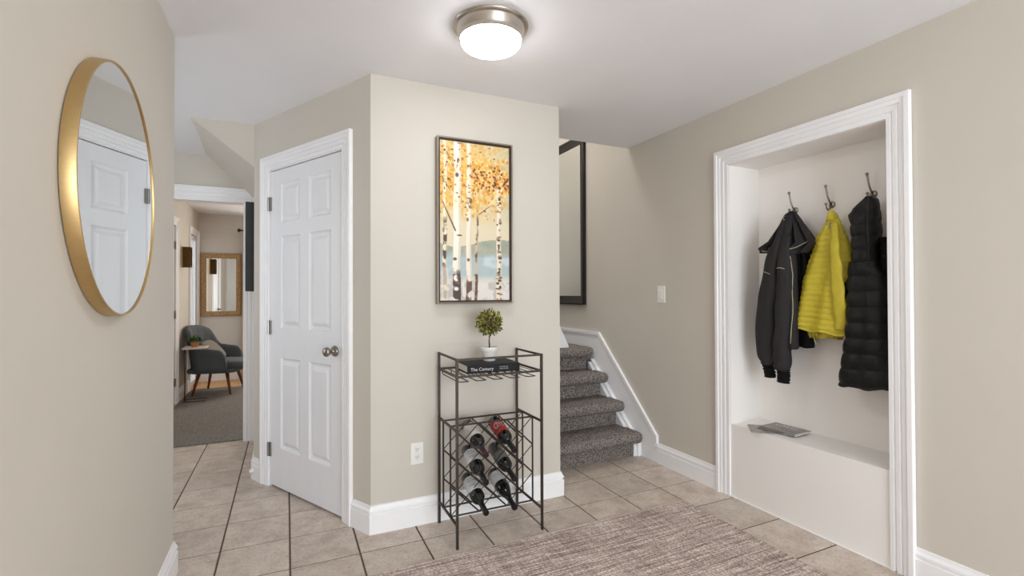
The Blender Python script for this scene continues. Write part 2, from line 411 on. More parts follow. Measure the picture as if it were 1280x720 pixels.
# ceilings
ce = MB().box(-0.6, XR + 0.12, YB, YP, H, H + 0.12).box(CX0 - 0.8, CX1, YP, YS, H, H + 0.12).box(CX1, XR + 0.12, YP, YS - 0.12, H, H + 0.12)
ce.box(CX1, XR, YS - 0.12, YS, H, H + 0.0012)
ce.box(-1.85, -0.6, YP - 0.15, YP, H, H + 0.12).box(-1.85, CX0 - 0.8, YP, 4.9, H, H + 0.12).box(CX0 - 0.8, 0.40, YS, 4.9, H, H + 0.12)
struct('ceiling', ce, CEIL, 'white ceiling of the entry hall')
struct('ceiling_stairwell', MB().box(0.4, XR + 0.12, YS - 0.12, 4.95, 5.0, 5.1), CEIL, 'white ceiling high over the stairwell')
# entrance wall behind the camera, with an unseen glazed double door added to let light in
be = MB().box(-0.6, -0.10, YB - 0.12, YB, 0, H).box(2.15, XR + 0.12, YB - 0.12, YB, 0, H).box(-0.10, 2.15, YB - 0.12, YB, 2.28, H)
struct('wall_back', be, WALL, 'beige entrance wall around the added glazed doors')
d0 = thing('added_door_1', 'added white glazed entrance double door, an unseen light opening', None, (1.02, YB - 0.06, 0), kind='structure')
for x0, x1 in ((-1.12, -0.01), (0.01, 1.13)):
    fr = MB().box(x0, x0 + 0.09, -0.025, 0.025, 0.01, 2.28).box(x1 - 0.09, x1, -0.025, 0.025, 0.01, 2.28).box(x0 + 0.09, x1 - 0.09, -0.025, 0.025, 0.01, 0.22).box(x0 + 0.09, x1 - 0.09, -0.025, 0.025, 2.17, 2.28)
    fr.build('door_leaf', TRIM, d0)

# ------------------------------------------------------------------ baseboards and casings
BP = [(0, 0), (0.017, 0), (0.017, 0.098), (0.0095, 0.1015), (0.0095, 0.1065), (0.016, 0.111), (0.0155, 0.122), (0.010, 0.131), (0.0075, 0.138), (0.0065, 0.146), (0, 0.147)]
def bb(name, path, side, label):
    o = sweep(MB(), path, BP, side).build(name, TRIM, None, False); return tag(o, label, None, None, 'structure')
du = Vector((CX0 - BX, YP - BY)).normalized()
def onwall(x): return (BX + du.x * x, BY + du.y * x)
bb('baseboard_left', [(XL, YB), (XL, YP), (-0.60, YP)], 1, 'white baseboard along the mirror wall')
bb('baseboard_front', [onwall(1.133), (CX0, YP), (CX1, YP), (CX1, 3.04)], 1, 'white baseboard under the birch painting')
bb('baseboard_closet', [(BX, 4.76), (BX, BY), onwall(0.115)], 1, 'short white baseboard left of the closet door')
bb('baseboard_niche', [(XR, 2.842), (XR, NY1 + 0.100)], 1, 'white baseboard between the stairs and the niche')
bb('baseboard_right', [(XR, NY0 - 0.087), (XR, YB)], 1, 'white baseboard right of the coat niche')
ds = MB().lathe([(0.014, 0), (0.014, 0.006), (0.012, 0.008), (0.012, 0.014), (0.013, 0.016), (0.012, 0.022), (0.006, 0.024)], 12, axis='x')
dso = ds.build('door_stop', PLASTIC, None, True); dso.location = (onwall(0.022)[0] + du.y * 0.0174, onwall(0.022)[1] - du.x * 0.0174, 0.060); dso.rotation_euler = (0, 0, math.atan2(-du.x, du.y))
tag(dso, 'small round white doorstop on the baseboard left of the closet door', 'doorstop')

# casing profile: (position across the width 0..W from the opening edge outwards, thickness)
def casing_prof(W): return [(0, 0), (0, 0.010), (0.17*W, 0.011), (0.20*W, 0.0055), (0.25*W, 0.0055), (0.29*W, 0.013), (0.45*W, 0.014), (0.48*W, 0.0085), (0.53*W, 0.0085), (0.57*W, 0.016), (0.75*W, 0.018), (0.78*W, 0.023), (0.97*W, 0.023), (W, 0.021), (W, 0)]
def casing(name, label, x0, x1, z1, W, fn, zt=None):
    """three mitred legs around an opening; fn maps (along, proud, z) to world/local"""
    pr = casing_prof(W); rings = []
    mb = MB()
    for (px, pz, sx, sz) in ((x0, 0.0, -1, 0), (x0, z1, -1, 1), (x1, z1, 1, 1), (x1, 0.0, 1, 0)):
        rings.append([fn(px + sx*a, t, pz + sz*a) for a, t in pr])
    mb.loft(rings)
    o = mb.build(name, TRIM, None, False); return tag(o, label, None, None, 'structure')
place_local(casing('trim_1', 'white moulded casing around the closet door', DX0 - 0.008, DX1 + 0.008, DZ + 0.008, 0.090, lambda a, t, z: (a, -t, z)))
jm = MB().box(DX0 - 0.012, DX0 - 0.003, 0.0, 0.10, 0, DZ + 0.012).box(DX1 + 0.003, DX1 + 0.012, 0.0, 0.10, 0, DZ + 0.012).box(DX0 - 0.003, DX1 + 0.003, 0.0, 0.10, DZ + 0.003, DZ + 0.012)
jm.box(DX0 - 0.003, DX0 + 0.012, 0.047, 0.06, 0, DZ).box(DX1 - 0.012, DX1 + 0.003, 0.047, 0.06, 0, DZ)
place_local(struct('trim_2', jm, TRIM, 'white jamb of the closet door'))
casing('trim_3', 'white moulded casing around the coat niche', NY0, NY1, NZ1, 0.098, lambda a, t, z: (XR - 0.002 - t, a, z))
casing('trim_4', 'white moulded casing around the opening to the sitting room', FX + 0.02, -0.330, 2.062, 0.108, lambda a, t, z: (a, YO - t, z))
oj = MB().box(-0.340, -0.3295, YO, YO + 0.12, 0, 2.062).box(FX + 0.0205, -0.340, YO, YO + 0.12, 2.052, 2.0625)
struct('trim_5', oj, TRIM, 'white jamb lining of the sitting room opening')

# ------------------------------------------------------------------ closet door
door = place_local(thing('door_2', 'white six-panel closet door with a nickel knob', None, kind='structure'))
cols = [(0.354, 0.588), (0.689, 0.922)]; rowz = [(1.730, 1.984), (1.046, 1.640), (0.268, 0.856)]
db = MB(); D0, D1 = 0.004, 0.040
db.box(DX0, cols[0][0], D0, D1, 0.014, DZ - 0.004); db.box(cols[1][1], DX1, D0, D1, 0.014, DZ - 0.004); db.box(cols[0][1], cols[1][0], D0, D1, 0.014, DZ - 0.004)
zs = [0.014] + [z for r in reversed(rowz) for z in r] + [DZ - 0.004]
for a, b in cols:
    for k in range(0, 8, 2): db.box(a, b, D0, D1, zs[k], zs[k+1])
dslab = db.build('door_slab', DOORM, door)
for a, b in cols:
    for z0, z1 in rowz:
        rings = []
        for inset, d in ((0, 0), (0.006, 0.008), (0.016, 0.0135), (0.024, 0.0135), (0.044, 0.003), (0.052, 0.002)):
            rings.append([(a+inset, D0+d, z0+inset), (b-inset, D0+d, z0+inset), (b-inset, D0+d, z1-inset), (a+inset, D0+d, z1-inset)])
        m = MB(); m.loft(rings, True, False); m.f.append(tuple(range(len(m.v)-4, len(m.v))))
        m.box(a, b, D0 + 0.015, D1, z0, z1)
        m.build('panel', DOORM, door)
for z in (1.862, 1.046, 0.243):
    hn = MB(); hn.tube([(DX0 - 0.004, -0.009, z - 0.045), (DX0 - 0.004, -0.009, z + 0.045)], 0.0065, 8)
    for q in (-0.018, 0, 0.018): hn.tube([(DX0 - 0.004, -0.009, z + q - 0.006), (DX0 - 0.004, -0.009, z + q + 0.006)], 0.0072, 8)
    hn.box(DX0 - 0.007, DX0 + 0.014, -0.006, 0.004, z - 0.045, z + 0.045)
    hn.build('hinge', HINGE, door)
kn = MB().lathe([(0.031, 0.003), (0.031, -0.004), (0.026, -0.010), (0.013, -0.013), (0.011, -0.030), (0.016, -0.036), (0.024, -0.042), (0.0275, -0.052), (0.025, -0.062), (0.015, -0.068), (0.004, -0.069)], 24, (0.968, 0, 0.940), 'y')
kn.build('knob', DNICKEL, door, 'all')

# ------------------------------------------------------------------ staircase
stair = thing('staircase', 'grey carpeted staircase with white skirting boards rising behind the picture wall', 'staircase', (2.0, 3.0, 0))
rnd = random.Random(5)
RISE, RUN, SX0, SX1 = 0.196, 0.216, CX1 + 0.0, 2.440
def tread(k):
    nose = 2.955 + RUN * k; top = RISE * (k + 1)
    back = nose + RUN + 0.10 if k < 3 else 4.85
    # rounded profile of the tread: (y, z)
    prof = [(back, top), (nose + 0.10, top), (nose + 0.055, top - 0.001), (nose + 0.03, top - 0.004), (nose + 0.012, top - 0.014), (nose + 0.002, top - 0.032), (nose + 0.002, top - 0.052), (nose + 0.012, top - 0.072), (nose + 0.035, top - 0.083), (nose + 0.085, top - 0.084)]
    pr = []
    for a, b in zip(prof[:-1], prof[1:]):
        st = max(1, int(math.hypot(a[0]-b[0], a[1]-b[1]) / 0.012)) if k < 3 or a[0] < nose + 0.2 else 12
        for q in range(st): pr.append((lerp(a[0], b[0], q/st), lerp(a[1], b[1], q/st)))
    pr.append(prof[-1])
    x0, x1 = SX0, SX1 + 0.042
    N = 90; rings = []
    for i in range(N + 1):
        x = lerp(x0, x1, i / N)
        e = max(0.0, (x - (x1 - 0.030)) / 0.030); sh = 1 - math.sqrt(max(0, 1 - e*e)) if e > 0 else 0
        ring = []
        for y, z in pr:
            cy, cz = nose + 0.12, top - 0.03
            yy = lerp(y, max(y, cy - 0.05), sh * 0.8) if y < cy else y; zz = lerp(z, cz, sh * 0.85)
            j = 0.0022
            ring.append((x + rnd.uniform(-j, j), yy + rnd.uniform(-j, j), zz + rnd.uniform(-j, j)))
        rings.append(ring)
    m = MB(); m.loft(rings, False, False)
    m.f.append(tuple(len(m.v) - len(pr) + q for q in range(len(pr))))
    m.build('tread', STAIR, stair, 'all', True)
    MB().box(SX0, SX1, nose + 0.085, nose + 0.11, RISE * k + 0.001, top - 0.02).build('riser', STAIR, stair, False, True)
for k in range(4): tread(k)
# skirting board on the right wall, with its moulded top edge
sk = [(2.842, 0.0), (2.842, 0.20), (3.581, 0.918), (4.85, 0.918), (4.85, 0.0)]
MB().prism(sk, 'x', XR - 0.012, XR - 0.0005).build('skirting_board', TRIM, stair, False, True)
def band(off0, off1, x0, x1):
    # strip that follows the top of the skirting between two offsets below its edge
    def line(o):
        n = Vector((-(0.918-0.20), 3.581-2.842)).normalized()
        p0 = Vector((2.842, 0.20)); p1 = Vector((3.581, 0.918))
        # left vertical at y = 2.842 + o, diagonal shifted by o, horizontal at 0.918 - o
        def diag(y): return 0.20 + (y - 2.842) * (0.918 - 0.20) / (3.581 - 2.842) - o / n.y
        ya = 2.842 + o; hz = 0.918 - o
        yk = 2.842 + (hz + o / n.y - 0.20) * (3.581 - 2.842) / (0.918 - 0.20)
        return [(ya, 0.147 - o), (ya, diag(ya)), (yk, hz), (4.85, hz)]
    a, b = line(off0), line(off1)
    m = MB(); rings = []
    for (p, q) in zip(a, b): rings.append([(x0, p[0], p[1]), (x1, p[0], p[1]), (x1, q[0], q[1]), (x0, q[0], q[1])])
    m.loft(rings); return m
band(0.0, 0.027, XR - 0.021, XR - 0.0125).build('skirting_cap', TRIM, stair, True, True)
band(0.033, 0.044, XR - 0.0165, XR - 0.0125).build('skirting_bead', TRIM, stair, True, True)
# closed stringer beside the carpet
n0 = 3.035
st = MB().prism([(n0, 0.0), (n0, 0.085), (3.66, 0.085 + (3.66 - n0) * RISE / RUN), (3.66, 0.0)], 'x', SX1 + 0.0005, SX1 + 0.03)
st.build('stringer', TRIM, stair, False, True)
stt = MB().prism([(n0 - 0.012, 0.0), (n0 - 0.012, 0.098), (3.66, 0.098 + (3.66 - n0 + 0.012) * RISE / RUN), (3.66, 0.0)], 'x', SX1 + 0.0305, XR - 0.0125)
stt.build('stringer', TRIM, stair, False, True)
# next flight, turning left from the landing
up = MB().prism([(2.258, 0.785), (2.258, 0.80), (2.165, 0.985), (1.30, 1.83), (1.30, 1.40), (1.92, 0.785)], 'y', 3.69, 3.73)
up.build('upper_stringer', TRIM, stair, False, True)
for k in range(4):
    x1 = 2.12 - 0.22 * k; z = RISE * (5 + k)
    m = MB().cbox(0.5 if k == 3 else x1 - 0.30, x1, 3.731, 4.848, z - 0.055, z, 0.012); m.box(x1 - 0.28, x1 - 0.03, 3.732, 4.847, z - RISE + 0.001, z - 0.0555)
    m.build('tread', STAIR, stair, False, True)

# mirror on the stair wall
sm = thing('framed_mirror', 'tall black-framed mirror on the stair wall', 'mirror', (XR, 4.2, 1.95))
y0, y1, z0, z1 = 3.794, 4.62, 1.156, 2.745; W = 0.082
def frame_rect(mb, a0, a1, b0, b1, W, prof, fn):
    """mitred rectangular frame; prof = (inset, proud) list"""
    rings = []
    for (pa, pb, sa, sb) in ((a0, b0, 1, 1), (a1, b0, -1, 1), (a1, b1, -1, -1), (a0, b1, 1, -1)):
        rings.append([fn(pa + sa*i, pb + sb*i, t) for i, t in prof])
    n0 = len(mb.v); m = len(prof); mb.loft(rings, True, False)
    for j in range(m): mb.f.append((n0 + 3*m + j, n0 + 3*m + (j+1) % m, n0 + (j+1) % m, n0 + j))
    return mb
frame_rect(MB(), y0, y1, z0, z1, W, [(0, 0.002), (0, 0.028), (0.012, 0.034), (0.03, 0.026), (0.05, 0.022), (0.07, 0.014), (W, 0.010), (W, 0.002)], lambda a, b, t: (XR - t, a, b)).build('frame', BLACKF, sm, True, True)
MB().box(XR - 0.009, XR - 0.003, y0 + W - 0.005, y1 - W + 0.005, z0 + W - 0.005, z1 - W + 0.005).build('mirror_glass', MIRROR, sm, False, True)

# ------------------------------------------------------------------ ceiling light
LX, LY = 0.812, 1.965
cl = thing('ceiling_light', 'round brushed nickel flush ceiling light with a glowing white bowl', 'ceiling light', (LX, LY, H))
MB().lathe([(0.02, -0.0005), (0.163, -0.0005), (0.166, -0.005), (0.163, -0.011), (0.158, -0.014), (0.155, -0.013), (0.151, -0.016), (0.143, -0.046), (0.139, -0.056), (0.140, -0.061), (0.137, -0.064), (0.130, -0.064), (0.02, -0.030)], 64).build('housing', NICKEL, cl, True)
LAMP = glass_emit('lit_glass_bowl', (0.95, 0.97, 1.0, 1), 27.0)
MB().lathe([(0.130, -0.058), (0.1335, -0.064), (0.1330, -0.072), (0.128, -0.082), (0.118, -0.091), (0.10, -0.099), (0.075, -0.105), (0.045, -0.109), (0.015, -0.110), (0.002, -0.110)], 56).build('glass_bowl', LAMP, cl, 'all')

# ------------------------------------------------------------------ round mirror on the left wall
rm = thing('round_mirror', 'round wall mirror with a deep brass frame on the left wall', 'mirror', (XL, 1.768, 1.566))
R = 0.360
MB().lathe([(R - 0.004, 0.002), (R, 0.003), (R, 0.033), (R - 0.001, 0.0345), (R - 0.0055, 0.0345), (R - 0.0065, 0.033), (R - 0.0065, 0.029)], 96, axis='x', caps=False).build('frame', BRASS, rm, True)
gl = MB().lathe([(0.001, 0.0305), (R - 0.0064, 0.0305)], 96, axis='x', caps=False); gl.build('mirror_glass', MIRROR, rm)
MB().lathe([(0.001, 0.0005), (R - 0.012, 0.0005), (R - 0.012, 0.0018)], 96, axis='x', caps=False).build('backing', SLOT, rm)

# ------------------------------------------------------------------ painting
pt = thing('painting', 'tall framed painting of autumn birch trees above the wine rack', 'painting', (0.986, YP, 1.68))
PX0, PX1, PZ0, PZ1 = 0.757, 1.216, 1.209, 2.146
frame_rect(MB(), PX0, PX1, PZ0, PZ1, 0.012, [(0, 0.002), (0, 0.045), (0.0035, 0.046), (0.0065, 0.045), (0.0065, 0.002)], lambda a, b, t: (a, YP - t, b)).build('frame', CHAMP, pt, False, True)
frame_rect(MB(), PX0 + 0.0066, PX1 - 0.0066, PZ0 + 0.0066, PZ1 - 0.0066, 0.012, [(0, 0.002), (0, 0.044), (0.006, 0.044), (0.006, 0.030), (0.012, 0.028), (0.012, 0.002)], lambda a, b, t: (a, YP - t, b)).build('frame_lip', UMBER, pt, False, True)
def paint_canvas():
    rg = np.random.RandomState(3)
    NU, NV = 150, 306
    u, v = np.meshgrid((np.arange(NU) + .5) / NU, (np.arange(NV) + .5) / NV)
    def noise(su, sv, seed):
        r = np.random.RandomState(seed); gx = r.rand(sv + 2, su + 2)
        x = u * su; y = v * sv; xi = x.astype(int); yi = y.astype(int); fx = x - xi; fy = y - yi
        fx = fx*fx*(3-2*fx); fy = fy*fy*(3-2*fy)
        return (gx[yi, xi]*(1-fx) + gx[yi, xi+1]*fx)*(1-fy) + (gx[yi+1, xi]*(1-fx) + gx[yi+1, xi+1]*fx)*fy
    def fbm(su, sv, sd): return (noise(su, sv, sd) + .5*noise(su*2, sv*2, sd+1) + .25*noise(su*4, sv*4, sd+2)) / 1.75
    img = np.zeros((NV, NU, 3)); img[:] = (214, 204, 176)
    def blend(c, a): img[:] = img*(1-a[..., None]) + np.array(c, float)*a[..., None]
    sm_ = lambda x, a, b: np.clip((x-a)/(b-a), 0, 1)
    n1 = fbm(6, 12, 10); n2 = fbm(14, 28, 20); n3 = fbm(40, 80, 30)
    blend((196, 200, 184), sm_(u, .55, 1.0) * .8)                         # pale sage on the right
    fol = np.clip(1 - np.abs(v - .22) / .34, 0, 1) * np.clip(1.25 - u * .9, 0, 1)
    blend((222, 176, 92), np.clip(fol * 1.5 * (n1 * .7 + .5), 0, .95))
    blend((214, 150, 52), np.clip((n2 - .47) * 6, 0, 1) * np.clip(fol * 1.4, 0, .9))
    blend((240, 214, 156), np.clip((n3 - .55) * 6, 0, 1) * np.clip(fol * 1.2, 0, .7))
    blend((222, 208, 176), sm_(v, .40, .56) * .85)
    hill = (v > .625 + .03 * np.sin(u * 5 + .5) + .02 * n1) & (v < .73)
    blend((142, 150, 134), hill * (.55 + .4 * n2))
    lake = sm_(v, .69, .735) * (1 - sm_(v, .84, .90)); blend((164, 182, 188), lake * (.75 + .25 * n2))
    blend((206, 214, 218), lake * np.clip((n1 - .5) * 4, 0, .7))
    snow = sm_(v, .84, .90); blend((222, 216, 210), snow * .95); blend((176, 162, 156), snow * np.clip((n2 - .52) * 5, 0, .6))
    def dab(cu, cv, ru, rv, col, al=1.0):
        x0, x1 = int((cu-ru*1.3)*NU), int((cu+ru*1.3)*NU)+2; y0, y1 = int((cv-rv*1.3)*NV), int((cv+rv*1.3)*NV)+2
        x0, y0 = max(0, x0), max(0, y0); 
        if x1 <= x0 or y1 <= y0: return
        a = np.clip(1.6 - 1.6*(((u[y0:y1, x0:x1]-cu)/ru)**2 + ((v[y0:y1, x0:x1]-cv)/rv)**2), 0, 1) * al
        img[y0:y1, x0:x1] = img[y0:y1, x0:x1]*(1-a[..., None]) + np.array(col, float)*a[..., None]
    def foliage(n, cols_, umax, r, al):
        k = 0
        while k < n:
            cu, cv = rg.rand(), rg.rand() * .56
            p = max(0, 1 - abs(cv - .2) / .32) * (1.15 - cu*.75) + (0.75 if (cu > .68 and .13 < cv < .30) else 0)
            if cu > .5 and cv < .08: p *= .25
            if rg.rand() < p:
                dab(cu, cv, r*(.6+rg.rand()), r*.55*(.6+rg.rand()), cols_[rg.randint(len(cols_))], al); k += 1
    foliage(520, [(224, 160, 58), (206, 136, 44), (238, 190, 96), (232, 176, 84), (240, 214, 150)], 1, .019, .75)
    def trunk(c0, c1, w0, w1, v0, v1, base, dark, dv, seed, marks):
        cc = c0 + (c1-c0)*v + .006*np.sin(v*17+seed); ww = (w0 + (w1-w0)*v) * (1 + .25*(n2-.5))
        a = np.clip((ww - np.abs(u-cc)) / .008, 0, 1) * (v >= v0) * (v <= v1)
        blend(base, a * .93)
        blend((188, 170, 146), a * np.clip((cc + ww*.2 - u) / ww * -1.2, 0, .45))
        r = np.random.RandomState(seed)
        if dv < 1: blend(dark, a * sm_(v, dv, dv + .05) * np.clip((n2 - .36) * 6, 0, 1))
        for _ in range(marks):
            t = v0 + (v1-v0)*r.rand()**.8; ct = c0 + (c1-c0)*t; wt = w0 + (w1-w0)*t
            dab(ct + (r.rand()-.5)*wt*1.4, t, wt*(.35+.6*r.rand()), .005+.016*r.rand()**2, dark if r.rand() < .5 else (150, 120, 92), .85)
    trunk(.07, .06, .028, .028, 0, 1, (238, 226, 196), (84, 62, 50), .47, 11, 4)
    blend((228, 216, 198), np.clip((.05 - np.abs(u-.06))/.02, 0, 1) * sm_(v, .76, .8) * .7)
    trunk(.245, .225, .052, .058, 0, 1, (245, 236, 220), (74, 58, 50), .79, 23, 6)
    trunk(.405, .40, .036, .044, 0, 1, (242, 226, 208), (96, 74, 62), .84, 31, 12)
    trunk(.545, .50, .012, .022, .42, 1, (206, 180, 150), (92, 64, 48), .45, 43, 14)
    trunk(.845, .845, .034, .040, .28, 1, (236, 222, 198), (62, 46, 40), 1.0, 57, 44)
    def branch(p, q, wd, col):
        for t in np.linspace(0, 1, 60): dab(p[0]+(q[0]-p[0])*t, p[1]+(q[1]-p[1])*t, wd*(1-.5*t), wd*.5, col, .8)
    branch((.21, .56), (.03, .38), .014, (112, 86, 66)); branch((.03, .23), (.14, .31), .008, (120, 92, 70)); branch((.09, .07), (.21, .19), .008, (120, 92, 70))
    branch((.84, .30), (.66, .42), .016, (238, 210, 172)); branch((.55, .45), (.72, .39), .008, (120, 92, 70)); branch((.86, .3), (.97, .22), .014, (240, 214, 180))
    foliage(150, [(226, 168, 66), (244, 206, 128), (214, 142, 48)], 1, .017, .8)
    foliage(80, [(120, 66, 34), (92, 50, 30), (168, 92, 36), (70, 48, 36), (134, 84, 50)], 1, .012, .85)
    for _ in range(55): dab(.76 + .24*rg.rand(), .15 + .15*rg.rand(), .018, .009, [(196, 116, 40), (94, 54, 34), (176, 72, 40), (60, 42, 34), (222, 150, 60)][rg.randint(5)], .9)
    for _ in range(40): dab(.42 + .3*rg.rand(), .17 + .12*rg.rand(), .016, .008, [(150, 70, 34), (100, 52, 30), (186, 98, 36)][rg.randint(3)], .9)
    m = MB()
    x0, x1, zt, zb = PX0 + 0.0187, PX1 - 0.0187, PZ1 - 0.0187, PZ0 + 0.0187
    m.grid(lambda a, b: (lerp(x0, x1, a), YP - 0.0305 - 0.0006*math.sin(a*31)*math.sin(b*57), lerp(zt, zb, b)), NU, NV)
    t = NT('painted_canvas'); at = t.add('ShaderNodeAttribute'); at.attribute_name = 'paint'; t.link(at.outputs['Color'], t.b.inputs['Base Color'])
    t.b.inputs['Roughness'].default_value = 0.55
    me = bpy.data.meshes.new('canvas'); off = pt.location
    me.from_pydata([(a-off.x, b-off.y, c_-off.z) for a, b, c_ in m.v], [], m.f); me.materials.append(t.m)
    ca = me.color_attributes.new('paint', 'FLOAT_COLOR', 'CORNER')
    lin = (np.clip(img, 0, 255) / 255.0); lin = np.where(lin <= .04045, lin/12.92, ((lin+.055)/1.055)**2.4)
    cols_ = np.ones((NV*NU, 4), np.float32); cols_[:, :3] = lin.reshape(-1, 3)
    ca.data.foreach_set('color', np.repeat(cols_, 4, axis=0).ravel())
    o = bpy.data.objects.new('canvas', me); COL.objects.link(o); o.parent = pt
paint_canvas()

# ------------------------------------------------------------------ outlet and light switch
ol = thing('electrical_outlet', 'white duplex electrical outlet low on the wall left of the wine rack', 'outlet', (0.650, YP, 0.390))
MB().cbox(-0.036, 0.036, -0.007, 0.0, -0.059, 0.059, 0.002).build('cover_plate', PLASTIC, ol)
for z in (-0.021, 0.021):
    s_ = MB().cbox(-0.0165, 0.0165, -0.0095, -0.0071, z - 0.014, z + 0.014, 0.001).build('socket', PLASTIC, ol)
    MB().box(-0.0075, -0.0052, -0.0100, -0.0096, z - 0.002, z + 0.008).box(0.0052, 0.0075, -0.0100, -0.0096, z - 0.002, z + 0.008).box(-0.002, 0.002, -0.0100, -0.0096, z - 0.010, z - 0.006).build('slots', SLOT, s_)
ls = thing('light_switch', 'white rocker light switch on the wall between the stairs and the niche', 'light switch', (XR, 2.800, 1.254))
MB().cbox(-0.007, 0.0, -0.040, 0.040, -0.062, 0.062, 0.002).build('cover_plate', PLASTIC, ls)
MB().prism([(-0.0071, -0.033), (-0.0115, -0.032), (-0.0090, 0.0), (-0.0085, 0.032), (-0.0071, 0.033)], 'y', -0.0165, 0.0165).build('rocker', PLASTIC, ls).rotation_euler = (0, 0, 0)

# ------------------------------------------------------------------ rug
rx0, rx1, ry0, ry1 = 0.05, 2.186, 0.55, 2.252
rug = thing('rug', 'taupe woven flatweave rug on the tiled entry floor', 'rug', ((rx0+rx1)/2, (ry0+ry1)/2, 0.0))
rr = random.Random(2)
def rugz(a, b): return 0.0075 + 0.0006*math.sin(a*60 + 3*math.sin(b*7)) * math.sin(b*40)
m = MB().grid(lambda a, b: (lerp(rx0, rx1, a) + (0.004*math.sin(b*33) if a in (0, 1) else 0), lerp(ry0, ry1, b) + (0.004*math.sin(a*41) + rr.uniform(-.002, .002) if b in (0, 1) else 0), rugz(a, b)), 160, 120)
m.box(rx0 + 0.004, rx1 - 0.004, ry0 + 0.004, ry1 - 0.004, 0.0008, 0.006)
m.build('woven_field', RUG, rug, False, True)
fr = MB()
x = rx0
while x < rx1:
    for yb, sg in ((ry1, 1),):
        L = rr.uniform(.006, .013); q = rr.uniform(-.004, .004)
        fr.tube([(x, yb - 0.006, 0.0085), (x + q*.5, yb + sg*L*.4, 0.0065), (x + q, yb + sg*L, 0.0025)], [0.0036, 0.0032, 0.0018], 5)
    x += rr.uniform(.007, .012)
fo = fr.build('fringe', FRINGE, rug, 'all', True); fo['kind'] = 'stuff'
# the rug's side binding
MB().grid(lambda a, b: (rx1 - 0.008 + 0.012*a, lerp(ry0, ry1, b), 0.0085 + 0.001*math.sin(b*900) - 0.006*(a > .6)), 3, 400).build('binding', RUG, rug, False, True)

# ------------------------------------------------------------------ wine rack
WX0, WX1, WYF, WYB = 0.7675, 1.2435, 2.311, 2.622
WZ, WS, WM, WLo = 0.936, 0.850, 0.580, 0.115
wrk = thing('wine_rack', 'dark bronze wire wine rack standing against the picture wall', 'wine rack', ((WX0+WX1)/2, (WYF+WYB)/2, 0))
def rod(name, a, b, r=0.004, n=8, par=None): return MB().tube([a, b], r, n).build(name, IRON, par or wrk, 'some', True)
def bar(name, x0, x1, y0, y1, z0, z1): return MB().box(x0, x1, y0, y1, z0, z1).build(name, IRON, wrk, False, True)
q = 0.0060
for x in (WX0, WX1):
    for y in (WYF, WYB): bar('leg', x - q, x + q, y - q, y + q, 0.0, WZ + q)
    for z, nm_ in ((WZ, 'top_rail'), (WS, 'shelf_rail'), (WM, 'side_rail'), (WLo, 'side_rail')): bar(nm_, x - 0.0050, x + 0.0050, WYF + q, WYB - q, z - 0.0050, z + 0.0050)
bar('top_rail', WX0 + q, WX1 - q, WYF - 0.0050, WYF + 0.0050, WZ - 0.0050, WZ + 0.0050)
for y in (WYF, WYB): bar('shelf_rail', WX0 + q, WX1 - q, y - 0.0050, y + 0.0050, WS - 0.0050, WS + 0.0050)
for k in range(1, 12):
    x = lerp(WX0, WX1, k / 12); rod('shelf_rod', (x, WYF, WS + 0.0015), (x, WYB, WS + 0.0015), 0.0022, 6)
# U-shaped stemware hangers under the shelf
for k in range(5):
    xa = lerp(WX0, WX1, (k + 0.20) / 5.0); xb = xa + 0.050; zh = WS - 0.030
    m = MB().tube([(xa, WYB - 0.002, WS - 0.004), (xa, WYB - 0.004, zh + 0.006), (xa, WYB - 0.012, zh), (xa, WYF + 0.030, zh), (xa, WYF + 0.022, zh + 0.004), (xa + 0.001, WYF + 0.020, zh + 0.001),
                   (xb - 0.001, WYF + 0.020, zh + 0.001), (xb, WYF + 0.030, zh), (xb, WYB - 0.012, zh), (xb, WYB - 0.004, zh + 0.006), (xb, WYB - 0.002, WS - 0.004)], 0.0026, 6)
    m.build('glass_hanger', IRON, wrk, 'some', True)
# bottle cage: four posts, cross bars, diamond lattice in front and behind
CYF, CYB = 2.420, 2.545
for x in (WX0 + 0.0, WX1 - 0.0):
    for y in (CYF, CYB): rod('post', (x, y, WLo), (x, y, WM), 0.0050)
for y in (CYF, CYB):
    for z in (WM, WLo): rod('cross_bar', (WX0, y, z), (WX1, y, z), 0.0050)
NC = 3; pw = (WX1 - WX0) / NC; ph = (WM - WLo) / NC
for y in (CYF, CYB):
    for k in range(-NC + 1, NC):
        for sg in (1, -1):
            # line x = k..k+NC clipped to the cage, rising (sg=1) or falling
            i0 = max(0, k); i1 = min(NC, k + NC)
            a = (i0, i0 - k); b = (i1, i1 - k)
            pts = [(WX0 + i * pw, y + (0.002 if sg > 0 else -0.002), (WLo + j * ph) if sg > 0 else (WM - j * ph)) for i, j in (a, b)]
            rod('lattice_rod', pts[0], pts[1], 0.0028 if sg > 0 else 0.0042, 6)
# short spacer rods joining the two lattices
for i in range(NC):
    for j in range(NC + 1):
        if 0 < j < NC:
            pass
for i in range(2 * NC - 1):
    for j in range(2 * NC - 1):
        if (i + j) % 2 == 0:
            xx = WX0 + (i + 1) * pw / 2; zz = WLo + (j + 1) * ph / 2
            if i % 2 == 0: rod('spacer_rod', (xx, CYF, zz), (xx, CYB, zz), 0.0022, 6)

